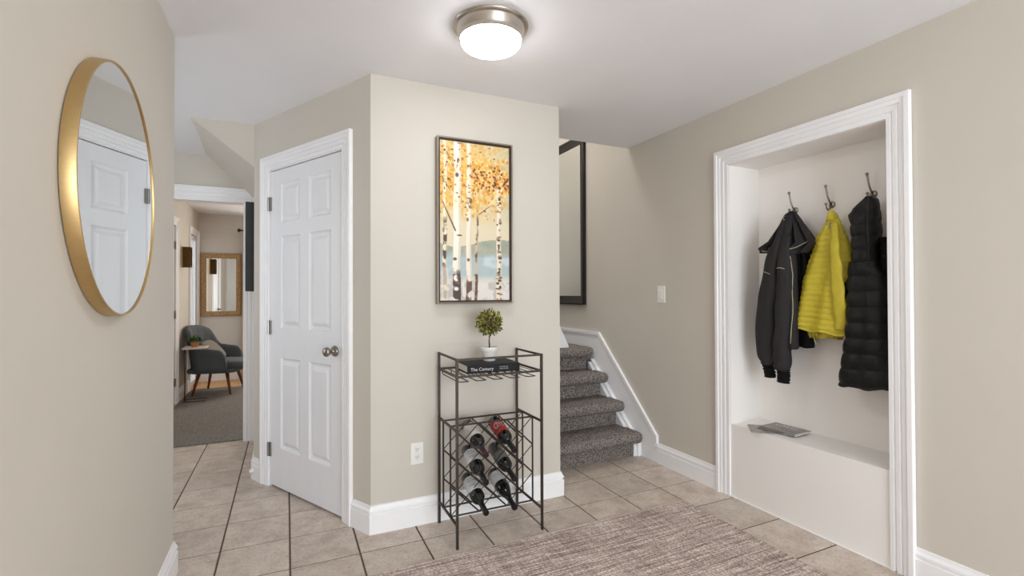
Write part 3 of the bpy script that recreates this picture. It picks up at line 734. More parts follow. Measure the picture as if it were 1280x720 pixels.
# wine bottles lying in the lattice, neck down towards the room
def bottle(label, cx, cz, lab, cap, shape=0, tilt=17, r=0.0375, labz=(0.045, 0.13), ink=None):
    # local axis: x along the bottle from base to mouth
    L = 0.295
    loc = Vector((cx, 2.560, cz))
    th = thing('wine_bottle', label, 'bottle', loc, 0, 'wine bottles in the rack')
    th.rotation_euler = (0, math.radians(tilt), -PI/2)     # local +x -> -Y, tipped down
    body = [(0.004, 0.010), (0.022, 0.004), (r - 0.003, 0.0), (r, 0.004), (r, 0.165)] if shape == 0 else [(0.004, 0.010), (0.022, 0.004), (r - 0.003, 0.0), (r, 0.004), (r, 0.125)]
    sh = [(r - 0.002, 0.178), (r - 0.007, 0.190), (r - 0.015, 0.201), (0.0165, 0.212), (0.0145, 0.222)] if shape == 0 else [(r - 0.002, 0.140), (r - 0.007, 0.160), (r - 0.013, 0.180), (0.019, 0.200), (0.0158, 0.220)]
    neck = [(0.0140, 0.230), (0.0136, 0.280), (0.0152, 0.281), (0.0152, 0.291), (0.0130, L), (0.003, L)]
    MB().lathe(body + sh + neck, 28, axis='x').build('glass', BOTTLE, th, True)
    lb = MB().lathe([(r + 0.0006, labz[0]), (r + 0.0006, labz[1])], 28, axis='x', a0=-0.35, a1=4.15, caps=False)
    lo = lb.build('label', lab, th, 'all')
    if ink: ink(lo, r)
    MB().lathe([(0.0147, 0.226), (0.0143, 0.2795), (0.0160, 0.2808), (0.0160, 0.2912), (0.0136, L + 0.0008), (0.003, L + 0.0010)], 24, axis='x').build('capsule', cap, th, True)
    return th
# label orientation: the lathe angle 0 points along local +y, angle pi/2 along local +z (up)
def strip(par, r, mat_, xa, xb, a0, a1):
    MB().lathe([(r + 0.0011, xa), (r + 0.0011, xb)], 6, axis='x', a0=a0, a1=a1, caps=False).build('print', mat_, par)
def ink_lines(par, r):
    for xa, w in ((0.058, 0.9), (0.072, 1.2), (0.084, 0.7), (0.100, 1.0), (0.112, 0.8)): strip(par, r, GREYINK, xa, xa + 0.0035, 1.95 - w*.5, 1.95 + w*.5)
def ink_swirl(par, r):
    for rad, s0, s1, wd in ((0.026, 0.6, 5.6, 0.0032), (0.016, 2.4, 7.4, 0.0028), (0.007, 0.0, 5.0, 0.0024)):
        pts = []
        m = MB(); ring = []
        K = 26
        for k in range(K + 1):
            t = s0 + (s1 - s0) * k / K
            row = []
            for d in (-wd / 2, wd / 2):
                xx = 0.092 + (rad + d) * math.cos(t); aa = 1.95 + (rad + d) * math.sin(t) / r
                row.append((xx, (r + 0.0012) * math.cos(aa), (r + 0.0012) * math.sin(aa)))
            ring.append(row)
        m.loft(ring, False, False); m.build('print', INK, par)
def cellx(i): return WX0 + (i + 1) * pw - 0.016
Zs = [WM - 0.5 * ph + 0.018, WM - 1.5 * ph + 0.018, WM - 2.5 * ph + 0.018]
bottle('wine bottle with a cream label and plum capsule, top left of the rack', cellx(0), Zs[0] + 0.018, LWHITE, CAPPUR, labz=(0.040, 0.150), ink=None)
bottle('wine bottle with a red swirl label, top right of the rack', cellx(1), Zs[0] + 0.020, LRED, CAPBLK, labz=(0.045, 0.150), ink=ink_swirl)
bottle('wine bottle with a white printed label, middle left of the rack', cellx(0), Zs[1] + 0.034, LBLUE, CAPBLK, labz=(0.045, 0.140), ink=ink_lines)
bottle('wine bottle with a dark grey label, middle right of the rack', cellx(1), Zs[1] + 0.028, LGREY, CAPBLK, labz=(0.085, 0.150))
bottle('wine bottle with a white printed label, bottom left of the rack', cellx(0), Zs[2] + 0.038, LBLUE, CAPBLK, labz=(0.040, 0.145), ink=ink_lines)
bottle('slope-shouldered wine bottle with a pale label, bottom right of the rack', cellx(1), Zs[2] + 0.036, LBLUE, CAPBLK, shape=1, r=0.040, labz=(0.030, 0.110))

# ------------------------------------------------------------------ book and topiary on the rack
bz = WS + 0.0050
def lettering(txt, size, par, mat_, loc, rot, ext=0.0003, name='lettering'):
    cu = bpy.data.curves.new('t', 'FONT'); cu.body = txt; cu.size = size; cu.extrude = ext; cu.resolution_u = 3
    to = bpy.data.objects.new('t', cu); COL.objects.link(to)
    dg = bpy.context.evaluated_depsgraph_get(); me = bpy.data.meshes.new_from_object(to.evaluated_get(dg))
    bpy.data.objects.remove(to); me.materials.clear(); me.materials.append(mat_)
    o = bpy.data.objects.new(name, me); COL.objects.link(o); o.parent = par; o.location = loc; o.rotation_euler = rot
    return o
bk = thing('book', 'thick black hardcover book lying on top of the wine rack', 'book', (0.985, 2.45, bz), -0.035)
bw, bd, bh = 0.145, 0.105, 0.043
MB().cbox(-bw, bw, -bd, bd, 0, 0.004, 0.001).cbox(-bw, bw, -bd, bd, bh - 0.004, bh, 0.001).cbox(-bw, bw, -bd - 0.003, -bd + 0.004, 0.0005, bh - 0.0005, 0.001).build('cover', BOOKC, bk)
MB().box(-bw + 0.005, bw - 0.005, -bd + 0.0050, bd - 0.005, 0.0050, bh - 0.0050).build('pages', PAPER, bk)
lettering('The Century', 0.024, bk, INK, (-bw + 0.016, -bd - 0.0034, 0.013), (PI/2, 0, 0))
for zz_, ws in ((0.0245, (0.012, 0.018, 0.010)), (0.0150, (0.020, 0.009, 0.014))):
    xx_ = 0.030
    for w_ in ws:
        MB().box(xx_, xx_ + w_, -bd - 0.0036, -bd - 0.0031, zz_, zz_ + 0.005).build('print', GREYINK, bk); xx_ += w_ + 0.003

tp = thing('topiary', 'small round topiary tree in a white pot on the black book', 'plant', (1.008, 2.475, bz + bh + 0.0005))
MB().lathe([(0.004, 0.0), (0.031, 0.0), (0.0325, 0.002), (0.040, 0.050), (0.0445, 0.050), (0.0460, 0.052), (0.0475, 0.073), (0.046, 0.075), (0.0435, 0.074), (0.041, 0.062), (0.004, 0.062)], 32).build('pot', POT, tp, True)
MB().lathe([(0.004, 0.064), (0.025, 0.063), (0.0388, 0.0605)], 20).build('soil', SOIL, tp, 'all')
MB().tube([(0.0, 0, 0.060), (0.002, 0.001, 0.085), (-0.001, 0, 0.11), (0.003, 0, 0.135), (0.002, 0, 0.17)], [0.0045, 0.0050, 0.0036, 0.0034, 0.003], 8).build('trunk', STEM, tp, 'all')
lf = MB(); lr = random.Random(9); CZ = 0.208
def leaf(mb, p, d, L, W, up=None):
    d = Vector(d).normalized(); a = Vector((lr.uniform(-1, 1), lr.uniform(-1, 1), lr.uniform(-1, 1)))
    s_ = d.cross(a).normalized(); nn = d.cross(s_).normalized(); p = Vector(p)
    n = len(mb.v)
    mb.v += [tuple(p), tuple(p + d*L*.45 + s_*W - nn*W*.35), tuple(p + d*L - nn*L*.12), tuple(p + d*L*.45 - s_*W - nn*W*.35), tuple(p + d*L*.5 + nn*W*.15)]
    mb.f += [(n, n+1, n+4), (n+1, n+2, n+4), (n+2, n+3, n+4), (n+3, n, n+4)]
for k in range(900):
    zz = lr.uniform(-1, 1); a = lr.uniform(0, 2*PI); q_ = math.sqrt(1 - zz*zz)
    d = Vector((q_*math.cos(a), q_*math.sin(a), zz)); rad = 0.066 * (0.62 + 0.38 * lr.random()) * (1 + 0.10 * math.sin(5*a + 3*zz))
    dd = d + Vector((lr.uniform(-.6, .6), lr.uniform(-.6, .6), lr.uniform(-.5, .8)))
    leaf(lf, Vector((0, 0, CZ)) + d*rad, dd, lr.uniform(.012, .020), lr.uniform(.0045, .0075))
lfo = lf.build('foliage', LEAF, tp, 'all'); lfo['kind'] = 'stuff'
MB().sphere((0, 0, CZ), 0.044, 14, 10).build('foliage_core', STEM, tp, 'all')

# ------------------------------------------------------------------ coat hooks
for (y, z, lab) in ((1.940, 1.760, 'nickel coat hook behind the charcoal jacket'), (1.722, 1.758, 'nickel coat hook holding the yellow jacket'), (1.508, 1.778, 'nickel coat hook holding the black puffer coat')):
    hk = thing('coat_hook', lab, 'coat hook', (NX, y, z), 0, 'coat hooks in the niche')
    MB().lathe([(0.003, -0.009), (0.013, -0.0085), (0.018, -0.005), (0.0195, -0.0005)], 20, axis='x').build('rose', DNICKEL, hk, True)
    MB().tube([(-0.008, 0, 0.004), (-0.022, 0.001, 0.018), (-0.036, 0.002, 0.045), (-0.043, 0.003, 0.075), (-0.050, 0.003, 0.098)], [0.0055, 0.0050, 0.0046, 0.0045, 0.0048], 8).sphere((-0.051, 0.003, 0.102), 0.0085, 10, 8).build('upper_prong', DNICKEL, hk, 'all')
    MB().tube([(-0.008, 0, -0.004), (-0.020, 0.001, -0.024), (-0.036, 0.001, -0.030), (-0.048, 0.001, -0.020), (-0.052, 0.001, -0.002)], [0.0055, 0.0050, 0.0046, 0.0044, 0.0046], 8).sphere((-0.053, 0.001, 0.001), 0.008, 10, 8).build('lower_prong', DNICKEL, hk, 'all')

# ------------------------------------------------------------------ hanging clothes
def garment(left, right, xc, thick, z0, z1, pitch=None, puff=0.0, fold=0.0, nf=3, ph0=0.0, nz=90, na=48, power=0.75, wrinkle=0.0, seed=1, hemtilt=0.0):
    """closed hanging shell between two edge outlines; left/right are (y, z) lists from the top down"""
    lz = [-p[1] for p in left]; ly = [p[0] for p in left]; rz = [-p[1] for p in right]; ry = [p[0] for p in right]
    r_ = np.random.RandomState(seed); pa = r_.rand(6) * 6.28
    rings = []
    for i in range(nz + 1):
        t = i / nz; z = lerp(z1, z0, t)
        yl = float(np.interp(-z, lz, ly)); yr = float(np.interp(-z, rz, ry))
        th = thick(t) if callable(thick) else thick; xx = xc(t) if callable(xc) else xc
        pf = 0.0
        if pitch: pf = puff * (abs(math.sin(PI * (z1 - z) / pitch)) ** 0.55 - 0.75)
        ring = []
        for k in range(na):
            a = 2*PI*k/na; ca, sa = math.cos(a), math.sin(a)
            ys = math.copysign(abs(ca) ** power, ca); xs = math.copysign(abs(sa) ** power, sa)
            hw = (yl - yr) / 2 + pf * 0.5; hy = (yl + yr) / 2
            y = hy + hw * ys
            fo_ = fold * min(1.0, t * 1.8) * math.sin(nf * PI * ys + ph0 + 1.1*math.sin(3*t + pa[0]))
            wr_ = wrinkle * (math.sin(ys*9 + z*31 + pa[1]) * math.sin(z*23 - ys*5 + pa[2]))
            x = xx + (th/2 + pf) * xs + (fo_ + wr_) * (0.4 + 0.6*abs(xs))
            zz = z + hemtilt * t * ys + (0.006*math.sin(ys*7 + pa[3]) if t > 0.97 else 0)
            ring.append((x, y, zz))
        rings.append(ring)
    return MB().loft(rings, True, True)

# --- charcoal jacket
jk = thing('charcoal_jacket', 'charcoal and black softshell jacket with pale piping on the left hook', 'jacket', (2.68, 1.93, 1.735))
bodyL = [(1.93, 1.735), (1.975, 1.60), (2.000, 1.478), (2.030, 1.367), (2.055, 1.234), (2.075, 1.095), (2.085, 0.935)]
bodyR = [(1.885, 1.735), (1.850, 1.62), (1.815, 1.50), (1.790, 1.38), (1.778, 1.2), (1.774, 1.05), (1.785, 0.965)]
garment(bodyL, bodyR, lambda t: 2.712, lambda t: lerp(0.03, 0.105, min(1, t*2.2)), 0.955, 1.735, fold=0.014, nf=3, wrinkle=0.006, seed=4).build('body', BLACKC, jk, 'all', True)
# flared yoke and hood, hanging like a short cape from the hook
yl = [(1.905, 1.742), (1.935, 1.728), (1.968, 1.655), (2.020, 1.566), (2.090, 1.527), (2.075, 1.508)]
yr = [(1.880, 1.742), (1.868, 1.730), (1.815, 1.660), (1.762, 1.580), (1.742, 1.552), (1.78, 1.508)]
garment(yl, yr, lambda t: 2.690 - 0.020*t, lambda t: lerp(0.03, 0.140, t), 1.500, 1.742, fold=0.030, nf=5, wrinkle=0.004, nz=40, na=96, seed=8, hemtilt=0.012).build('yoke', CHAR, jk, 'all', True)
def sleeve(pts, radii, name, m, par, flat=0.75, n=14, wr=0.004, seed=0):
    # tube with creases; pts are resampled smoothly
    P = [Vector(p) for p in pts]; N = 46; r_ = random.Random(seed); rings = []
    for i in range(N + 1):
        t = i / N * (len(P) - 1); k = min(int(t), len(P) - 2); f = t - k
        p0, p1, p2, p3 = P[max(k-1, 0)], P[k], P[k+1], P[min(k+2, len(P)-1)]
        c_ = 0.5*((2*p1) + (p2-p0)*f + (2*p0-5*p1+4*p2-p3)*f*f + (3*p1-p0-3*p2+p3)*f**3)
        rad = lerp(radii[k], radii[k+1], f)
        ring = []
        for j in range(n):
            a = 2*PI*j/n
            q_ = rad * (1 + 0.07*math.sin(i*0.8 + 2*a) + 0.09*math.sin(3*a + 0.12*i + seed) + 0.05*math.sin(i*0.55 - a + seed)) + wr*math.sin(i*0.9 + 3*a + seed)*0.6
            ring.append((c_.x + q_*flat*math.sin(a), c_.y + q_*math.cos(a), c_.z))
        rings.append(ring)
    return MB().loft(rings).build(name, m, par, 'all', True)
s1 = sleeve([(2.655, 1.898, 1.712), (2.596, 1.935, 1.500), (2.606, 1.985, 1.250), (2.620, 2.020, 1.010), (2.624, 2.018, 0.875), (2.626, 2.008, 0.832)], [0.018, 0.038, 0.058, 0.062, 0.052, 0.040], 'sleeve', CHAR, jk, seed=1)
sleeve([(2.626, 2.008, 0.838), (2.627, 2.004, 0.800), (2.627, 2.000, 0.758)], [0.036, 0.034, 0.033], 'cuff', BLACKC, jk, wr=0.001, seed=2)
s2 = sleeve([(2.650, 1.882, 1.712), (2.588, 1.872, 1.470), (2.600, 1.884, 1.220), (2.612, 1.908, 0.980), (2.616, 1.912, 0.850), (2.618, 1.908, 0.812)], [0.016, 0.034, 0.048, 0.054, 0.050, 0.041], 'sleeve', CHAR, jk, seed=3)
sleeve([(2.618, 1.908, 0.818), (2.618, 1.906, 0.785), (2.618, 1.903, 0.742)], [0.037, 0.036, 0.035], 'cuff', BLACKC, jk, wr=0.001, seed=4)
# front panel between sleeve and zip
garment([(1.870, 1.60), (1.866, 1.45), (1.868, 1.2), (1.872, 0.96)], [(1.848, 1.60), (1.828, 1.45), (1.822, 1.2), (1.820, 0.96)], lambda t: 2.620, lambda t: 0.05, 0.945, 1.60, fold=0.004, nf=2, wrinkle=0.003, nz=40, na=24, seed=9).build('front_panel', CHAR, jk, 'all', True)
from mathutils.bvhtree import BVHTree
def surf(objs):
    vs, fs = [], []
    for o in objs:
        n = len(vs); vs += [tuple(Vector(v.co) + Vector(o.parent.location)) for v in o.data.vertices]; fs += [tuple(n + i for i in p.vertices) for p in o.data.polygons]
    return BVHTree.FromPolygons(vs, fs)
jbvh = surf([c_ for c_ in jk.children])
def pipe(pts, r=0.0022):
    out = []
    for (ya, za), (yb, zb) in zip(pts[:-1], pts[1:]):
        for k in range(8):
            y, z = lerp(ya, yb, k / 8), lerp(za, zb, k / 8)
            hit = jbvh.ray_cast(Vector((2.3, y, z)), Vector((1, 0, 0)))[0]
            if hit and hit.x < 2.72: out.append((hit.x - 0.001, y, z))
    xs = [p[0] for p in out]
    out = [(sum(xs[max(0, i-2):i+3]) / len(xs[max(0, i-2):i+3]), p[1], p[2]) for i, p in enumerate(out)]
    if len(out) > 2: MB().tube(out, r, 6).build('piping', PIPING, jk, 'all', True)
pipe([(1.834, 1.47), (1.829, 1.30), (1.830, 1.15), (1.838, 1.02), (1.842, 0.97)])
pipe([(1.806, 1.27), (1.808, 1.16), (1.812, 1.05)])
pipe([(1.765, 1.562), (1.785, 1.545), (1.820, 1.520), (1.842, 1.510)])
pipe([(2.066, 1.527), (2.045, 1.520), (2.010, 1.513), (1.985, 1.510)])
pipe([(2.000, 1.392), (1.972, 1.384), (1.940, 1.372)])
pipe([(1.905, 1.406), (1.880, 1.408), (1.850, 1.400)])
pipe([(1.930, 1.720), (1.915, 1.700), (1.900, 1.685)])

# --- yellow quilted jacket
yj = thing('yellow_jacket', 'bright yellow quilted jacket on the middle hook', 'jacket', (2.69, 1.67, 1.712))
YLf = [(1.678, 1.712), (1.701, 1.655), (1.756, 1.572), (1.780, 1.485), (1.808, 1.405), (1.828, 1.337), (1.843, 1.222), (1.862, 1.129), (1.872, 1.045)]
YRt = [(1.656, 1.712), (1.617, 1.618), (1.580, 1.512), (1.564, 1.435), (1.558, 1.351), (1.562, 1.246), (1.566, 1.142), (1.574, 1.045)]
garment(YLf, YRt, lambda t: 2.705 - 0.012*t, lambda t: lerp(0.03, 0.135, min(1, t*1.5)), 1.048, 1.700, pitch=0.0305, puff=0.0066, fold=0.009, nf=2.2, ph0=0.6, nz=180, na=72, wrinkle=0.003, seed=12, hemtilt=0.014).build('body', YEL, yj, 'all', True)
MB().lathe([(0.010, 0.005), (0.016, -0.005), (0.021, -0.025), (0.027, -0.050), (0.020, -0.052)], 18, (2.690, 1.667, 1.708)).build('collar', YEL, yj, 'all', True)
sleeve([(2.672, 1.640, 1.640), (2.638, 1.618, 1.500), (2.622, 1.598, 1.330), (2.626, 1.592, 1.180), (2.640, 1.596, 1.070)], [0.016, 0.026, 0.031, 0.032, 0.028], 'sleeve', YEL, yj, flat=0.45, seed=7, wr=0.002)
garment([(1.838, 1.08), (1.826, 1.045), (1.80, 1.012)], [(1.600, 1.08), (1.604, 1.05), (1.632, 1.020)], lambda t: 2.705, lambda t: 0.095, 1.016, 1.08, pitch=0.03, puff=0.003, fold=0.010, nf=3, nz=18, na=40, seed=5).build('lining', YELD, yj, 'all', True)
MB().tube([(2.640, 1.742, 1.060), (2.642, 1.741, 1.035), (2.646, 1.739, 1.008)], 0.0055, 6).tube([(2.638, 1.722, 1.060), (2.640, 1.722, 1.035), (2.646, 1.722, 1.010)], 0.0045, 6).build('zip', ZIPM, yj, 'all', True)
MB().tube([(2.645, 1.737, 1.010), (2.643, 1.735, 0.995), (2.642, 1.728, 0.982)], 0.0025, 6).build('zip_pull', PIPING, yj, 'all', True)
ybv = surf([c_ for c_ in yj.children])
px_ = ybv.ray_cast(Vector((2.3, 1.668, 1.630)), Vector((1, 0, 0)))[0].x
MB().box(px_ - 0.003, px_ + 0.004, 1.662, 1.674, 1.616, 1.644).build('brand_patch', CHAMP, yj, False, True)

# --- black puffer coat
pc = thing('black_puffer_coat', 'long black quilted puffer coat with a hood on the right hook', 'coat', (2.68, 1.47, 1.75))
PLf = [(1.560, 1.400), (1.566, 1.351), (1.571, 1.288), (1.572, 1.133), (1.582, 1.024), (1.600, 0.900), (1.614, 0.785)]
PRt = [(1.415, 1.400), (1.392, 1.364), (1.372, 1.288), (1.360, 1.133), (1.350, 1.016), (1.345, 0.900), (1.340, 0.785)]
garment(PLf, PRt, lambda t: 2.676, lambda t: lerp(0.12, 0.17, min(1, t*2)), 0.785, 1.425, pitch=0.0782, puff=0.012, fold=0.006, nf=2, nz=150, na=64, wrinkle=0.0035, seed=21, hemtilt=-0.004).build('body', PUFF, pc, 'all', True)
HLf = [(1.486, 1.756), (1.505, 1.735), (1.548, 1.697), (1.568, 1.668), (1.552, 1.612), (1.548, 1.540), (1.545, 1.440), (1.552, 1.38)]
HRt = [(1.462, 1.756), (1.440, 1.735), (1.431, 1.690), (1.429, 1.606), (1.427, 1.542), (1.42, 1.44), (1.418, 1.38)]
garment(HLf, HRt, lambda t: 2.690 - 0.015*t, lambda t: lerp(0.06, 0.125, min(1, t*2.5)), 1.385, 1.754, pitch=0.068, puff=0.0085, fold=0.003, nf=2, nz=110, na=48, wrinkle=0.003, seed=25).build('hood', PUFF, pc, 'all', True)
sleeve([(2.665, 1.560, 1.330), (2.650, 1.580, 1.250), (2.655, 1.585, 1.190), (2.675, 1.575, 1.120)], [0.018, 0.020, 0.020, 0.012], 'armhole_edge', BLACKC, pc, seed=5, wr=0.003)
sleeve([(2.700, 1.420, 1.540), (2.690, 1.385, 1.510), (2.685, 1.375, 1.440), (2.685, 1.385, 1.37)], [0.020, 0.040, 0.050, 0.045], 'shoulder', BLACKC, pc, seed=8)
MB().tube([(2.624, 1.446, 1.745), (2.604, 1.440, 1.66), (2.603, 1.437, 1.55), (2.606, 1.432, 1.42)], 0.004, 6).build('zip', SLOT, pc, 'all', True)

# ------------------------------------------------------------------ magazines on the bench
def magazine(label, loc, rz, w_, d_, t_, m):
    o = thing('magazine', label, 'magazine', loc, rz, 'magazines on the niche bench')
    MB().cbox(-w_, w_, -d_, d_, 0, t_, 0.0008).build('cover', m, o)
    MB().box(-w_ + 0.002, w_ + 0.0008, -d_ - 0.0008, d_ - 0.002, 0.0012, t_ - 0.0012).build('pages', PAPER, o)
    return o
magazine('pale magazine at the bottom of the pile on the niche bench', (2.610, 1.985, NZ0 + 0.0005), 0.80, 0.085, 0.115, 0.005, MAGB)
mg = magazine('dark magazine in the middle of the pile on the niche bench', (2.655, 1.935, NZ0 + 0.0063), 0.10, 0.080, 0.110, 0.007, MAGA)
mg2 = magazine('topmost magazine with white lettering on the niche bench', (2.660, 1.930, NZ0 + 0.0142), 0.05, 0.078, 0.108, 0.006, MAGA)
lettering('VALU', 0.055, mg2, INK, (0.018, 0.085, 0.0061), (0, 0, -PI/2), 0.0002)

# ------------------------------------------------------------------ hallway picture seen edge-on
hp = thing('picture_frame', 'dark framed picture seen edge-on on the hallway wall past the closet door', 'picture', (BX, 4.25, 1.6))
MB().cbox(BX - 0.062, BX - 0.001, 3.93, 4.60, 1.287, 1.925, 0.002).build('box_frame', DARKP, hp, False, True)
MB().box(BX - 0.0635, BX - 0.0621, 3.95, 4.58, 1.307, 1.905).build('print', CHAMP, hp, False, True)

# ------------------------------------------------------------------ sitting room
sf = struct('floor_sitting_room', MB().box(-1.3, 1.6, 4.84, FY + 0.1, -0.10, -0.003), WOOD, 'warm oak plank floor of the sitting room')
for k in range(22):
    x0 = -1.165 + k * 0.127
    for j, (ya, yb) in enumerate(((4.85, 6.1), (6.1, 7.4), (7.4, FY))):
        MB().box(x0 + 0.0008, x0 + 0.1262, ya + 0.0008 + 0.09*((k*7) % 5) * (j > 0), yb + 0.09*((k*7) % 5) * (j < 2) - 0.0008, -0.002, 0.0).build('plank', WOOD, sf)
gc = MB().cbox(FX + 0.03, 1.2, 4.825, 7.60, 0.001, 0.012, 0.004)
tag(gc.build('carpet', CARPET, None), 'grey carpet covering the sitting room floor', 'carpet')
rg2 = MB().cbox(-0.528, 0.9, 5.24, 7.50, 0.0121, 0.0136, 0.0004)
tag(rg2.build('area_rug', CARPET, None), 'grey area rug laid over the carpet beside the armchair', 'rug')
lw = MB()
def wallx(z0, z1, ya, yb): lw.box(FX - 0.12, FX, ya, yb, z0, z1)
wallx(0, H, YO + 0.12, 5.90); wallx(2.06, H, 5.90, 6.72); wallx(0, H, 6.72, 7.64); wallx(2.08, H, 7.64, 8.20); wallx(0, H, 8.20, FY + 0.12)
struct('wall_sitting_left', lw, WALL, 'beige left wall of the sitting room')
rw = MB().box(FX - 0.12, -0.1, FY, FY + 0.12, 0, H).box(-0.1, 1.0, FY, FY + 0.12, 0, 0.75).box(-0.1, 1.0, FY, FY + 0.12, 2.25, H).box(1.0, 1.7, FY, FY + 0.12, 0, H)
struct('wall_sitting_rear', rw, WALL, 'beige rear wall of the sitting room')
struct('wall_sitting_right', MB().box(1.6, 1.7, YO + 0.175, FY + 0.12, 0, H), WALL, 'beige right wall of the sitting room')
struct('wall_sitting_near', MB().box(BX + 0.1, 1.7, 4.955, 5.0, 0, H), WALL, 'beige near wall of the sitting room')
struct('ceiling_sitting_room', MB().box(FX - 0.12, 1.7, YO + 0.12, FY + 0.12, H, H + 0.1), CEIL, 'white ceiling of the sitting room')
wn = thing('added_window_1', 'added unseen white framed window in the rear wall of the sitting room', None, (0.45, FY + 0.06, 1.5), kind='structure')  # unseen window, added as the opening for the sitting room fill
frame_rect(MB(), -0.55, 0.55, -0.75, 0.75, 0.05, [(0, -0.03), (0, 0.03), (0.05, 0.03), (0.05, -0.03)], lambda a, b, t: (a, t, b)).box(-0.02, 0.02, -0.02, 0.02, -0.70, 0.70).build('window_frame', TRIM, wn)
wn2 = thing('added_window_2', 'added unseen white framed window at the end of the side hallway', None, (-1.80, 3.72, 1.45), kind='structure')  # unseen too, added so the hall fill has an opening
frame_rect(MB(), -0.65, 0.65, -0.75, 0.75, 0.05, [(0, -0.03), (0, 0.03), (0.05, 0.03), (0.05, -0.03)], lambda a, b, t: (t, a, b)).box(-0.02, 0.02, -0.02, 0.02, -0.70, 0.70).build('window_frame', TRIM, wn2)
bb('baseboard_sitting_left', [(FX, 6.80), (FX, 7.56)], 1, 'white baseboard on the left wall of the sitting room')
bb('baseboard_sitting_rear', [(FX, FY), (1.6, FY)], 1, 'white baseboard on the rear wall of the sitting room')
casing('trim_6', 'white casing around the sitting room side door', 5.90, 6.72, 2.06, 0.085, lambda a, t, z: (FX + t, a, z))
casing('trim_7', 'white casing around the bright glazed door', 7.64, 8.20, 2.08, 0.085, lambda a, t, z: (FX + t, a, z))
# side door
d3 = thing('door_3', 'white side door with dark hinges in the sitting room', None, (FX, 6.31, 0), kind='structure')
MB().box(-0.045, -0.008, -0.405, 0.405, 0.012, 2.05).build('door_slab', DOORM, d3)
for z in (1.83, 1.03, 0.25):
    MB().tube([(0.003, 0.404, z - 0.045), (0.003, 0.404, z + 0.045)], 0.009, 8).box(-0.008, -0.003, 0.37, 0.405, z - 0.045, z + 0.045).build('hinge', DNICKEL, d3)
for yk in (-0.33,):
    MB().lathe([(0.026, -0.008), (0.026, 0.0), (0.010, 0.004), (0.010, 0.045)], 14, (0, yk, 0.98), 'x').tube([(0.042, yk, 0.98), (0.044, yk + 0.11, 0.98)], 0.009, 8).build('lever_handle', SLOT, d3)
# glazed door with daylight behind it
d4 = thing('door_4', 'white glazed door letting in bright daylight', None, (FX, 7.92, 0), kind='structure')
frame_rect(MB(), -0.275, 0.275, 0.012, 2.07, 0.06, [(0, 0.05), (0, 0.01), (0.06, 0.01), (0.06, 0.05)], lambda a, b, t: (-t, a, b)).box(-0.045, -0.015, -0.02, 0.02, 0.07, 2.01).build('door_frame', TRIM, d4)
gt = NT('clear_glass'); gt.b.inputs['Transmission Weight'].default_value = 1.0; gt.b.inputs['Roughness'].default_value = 0.0; gt.b.inputs['IOR'].default_value = 1.02
MB().box(-0.034, -0.030, -0.215, 0.215, 0.07, 2.01).build('pane', gt.m, d4)
for z in (1.85, 1.085, 0.25): MB().tube([(0.002, -0.278, z - 0.045), (0.002, -0.278, z + 0.045)], 0.008, 8).build('hinge', HINGE, d4)
# woven mirror
wm = thing('woven_mirror', 'rectangular mirror with a woven rattan frame on the far wall', 'mirror', (-0.88, FY, 1.4))
mx0, mx1, mz0, mz1 = -1.135, -0.608, 0.938, 1.864
for k, (a, b) in enumerate((((mx0, mz0), (mx1, mz0)), ((mx1, mz0), (mx1, mz1)), ((mx1, mz1), (mx0, mz1)), ((mx0, mz1), (mx0, mz0)))): pass
frame_rect(MB(), mx0, mx1, mz0, mz1, 0.075, [(0, 0.002), (0, 0.022), (0.012, 0.032), (0.040, 0.036), (0.065, 0.030), (0.076, 0.016), (0.076, 0.002)], lambda a, b, t: (a, FY - t, b)).build('frame', RATTAN, wm, True, True)
MB().box(mx0 + 0.07, mx1 - 0.07, FY - 0.012, FY - 0.004, mz0 + 0.07, mz1 - 0.07).build('mirror_glass', MIRROR, wm, False, True)
# sconce
scn = thing('wall_sconce', 'brass box wall sconce on the left wall of the sitting room', 'sconce', (FX, 7.12, 1.72))
MB().cbox(0.001, 0.012, -0.055, 0.055, -0.13, 0.13, 0.002).build('back_plate', BRASS, scn)
frame_rect(MB(), -0.05, 0.05, -0.125, 0.125, 0.01, [(0, 0.0), (0, 0.085), (0.010, 0.085), (0.010, 0.0)], lambda a, b, t: (0.0125 + t, a, b)).build('box_frame', mat('aged_brass', srgb(84, 62, 34), 0.4, 0.9, var=0.1, vs=30), scn)
MB().lathe([(0.004, -0.09), (0.024, -0.09), (0.024, 0.06), (0.004, 0.06)], 16, (0.05, 0, 0)).build('candle_glass', POT, scn, True)
# curtain with rod
cr = thing('curtain_rod', 'black curtain rod with a round finial by the far wall', 'curtain rod', (-0.62, FY - 0.10, 2.205))
MB().tube([(0.0, 0, 0), (1.75, 0, 0)], 0.011, 10).build('rod', SLOT, cr)
MB().sphere((-0.018, 0, 0), 0.026, 14, 10).build('finial', SLOT, cr, 'all')
MB().tube([(0.15, 0, 0), (0.15, 0.098, 0)], 0.007, 8).build('bracket', SLOT, cr)
ct = MB()
def cfn(a, b):
    x = lerp(-0.605, -0.22, a) + 0.01*math.sin(b*5); y = FY - 0.10 + 0.032*math.sin(a*40 + 0.6*math.sin(b*3)) * (0.5 + 0.5*b)
    return (x, y, lerp(2.19, 0.015, b))
ct.grid(cfn, 90, 40)
cto = ct.build('curtain', CURT, None, 'all'); sol = cto.modifiers.new('thickness', 'SOLIDIFY'); sol.thickness = 0.003
tag(cto, 'beige linen curtain hanging beside the woven mirror', 'curtain')

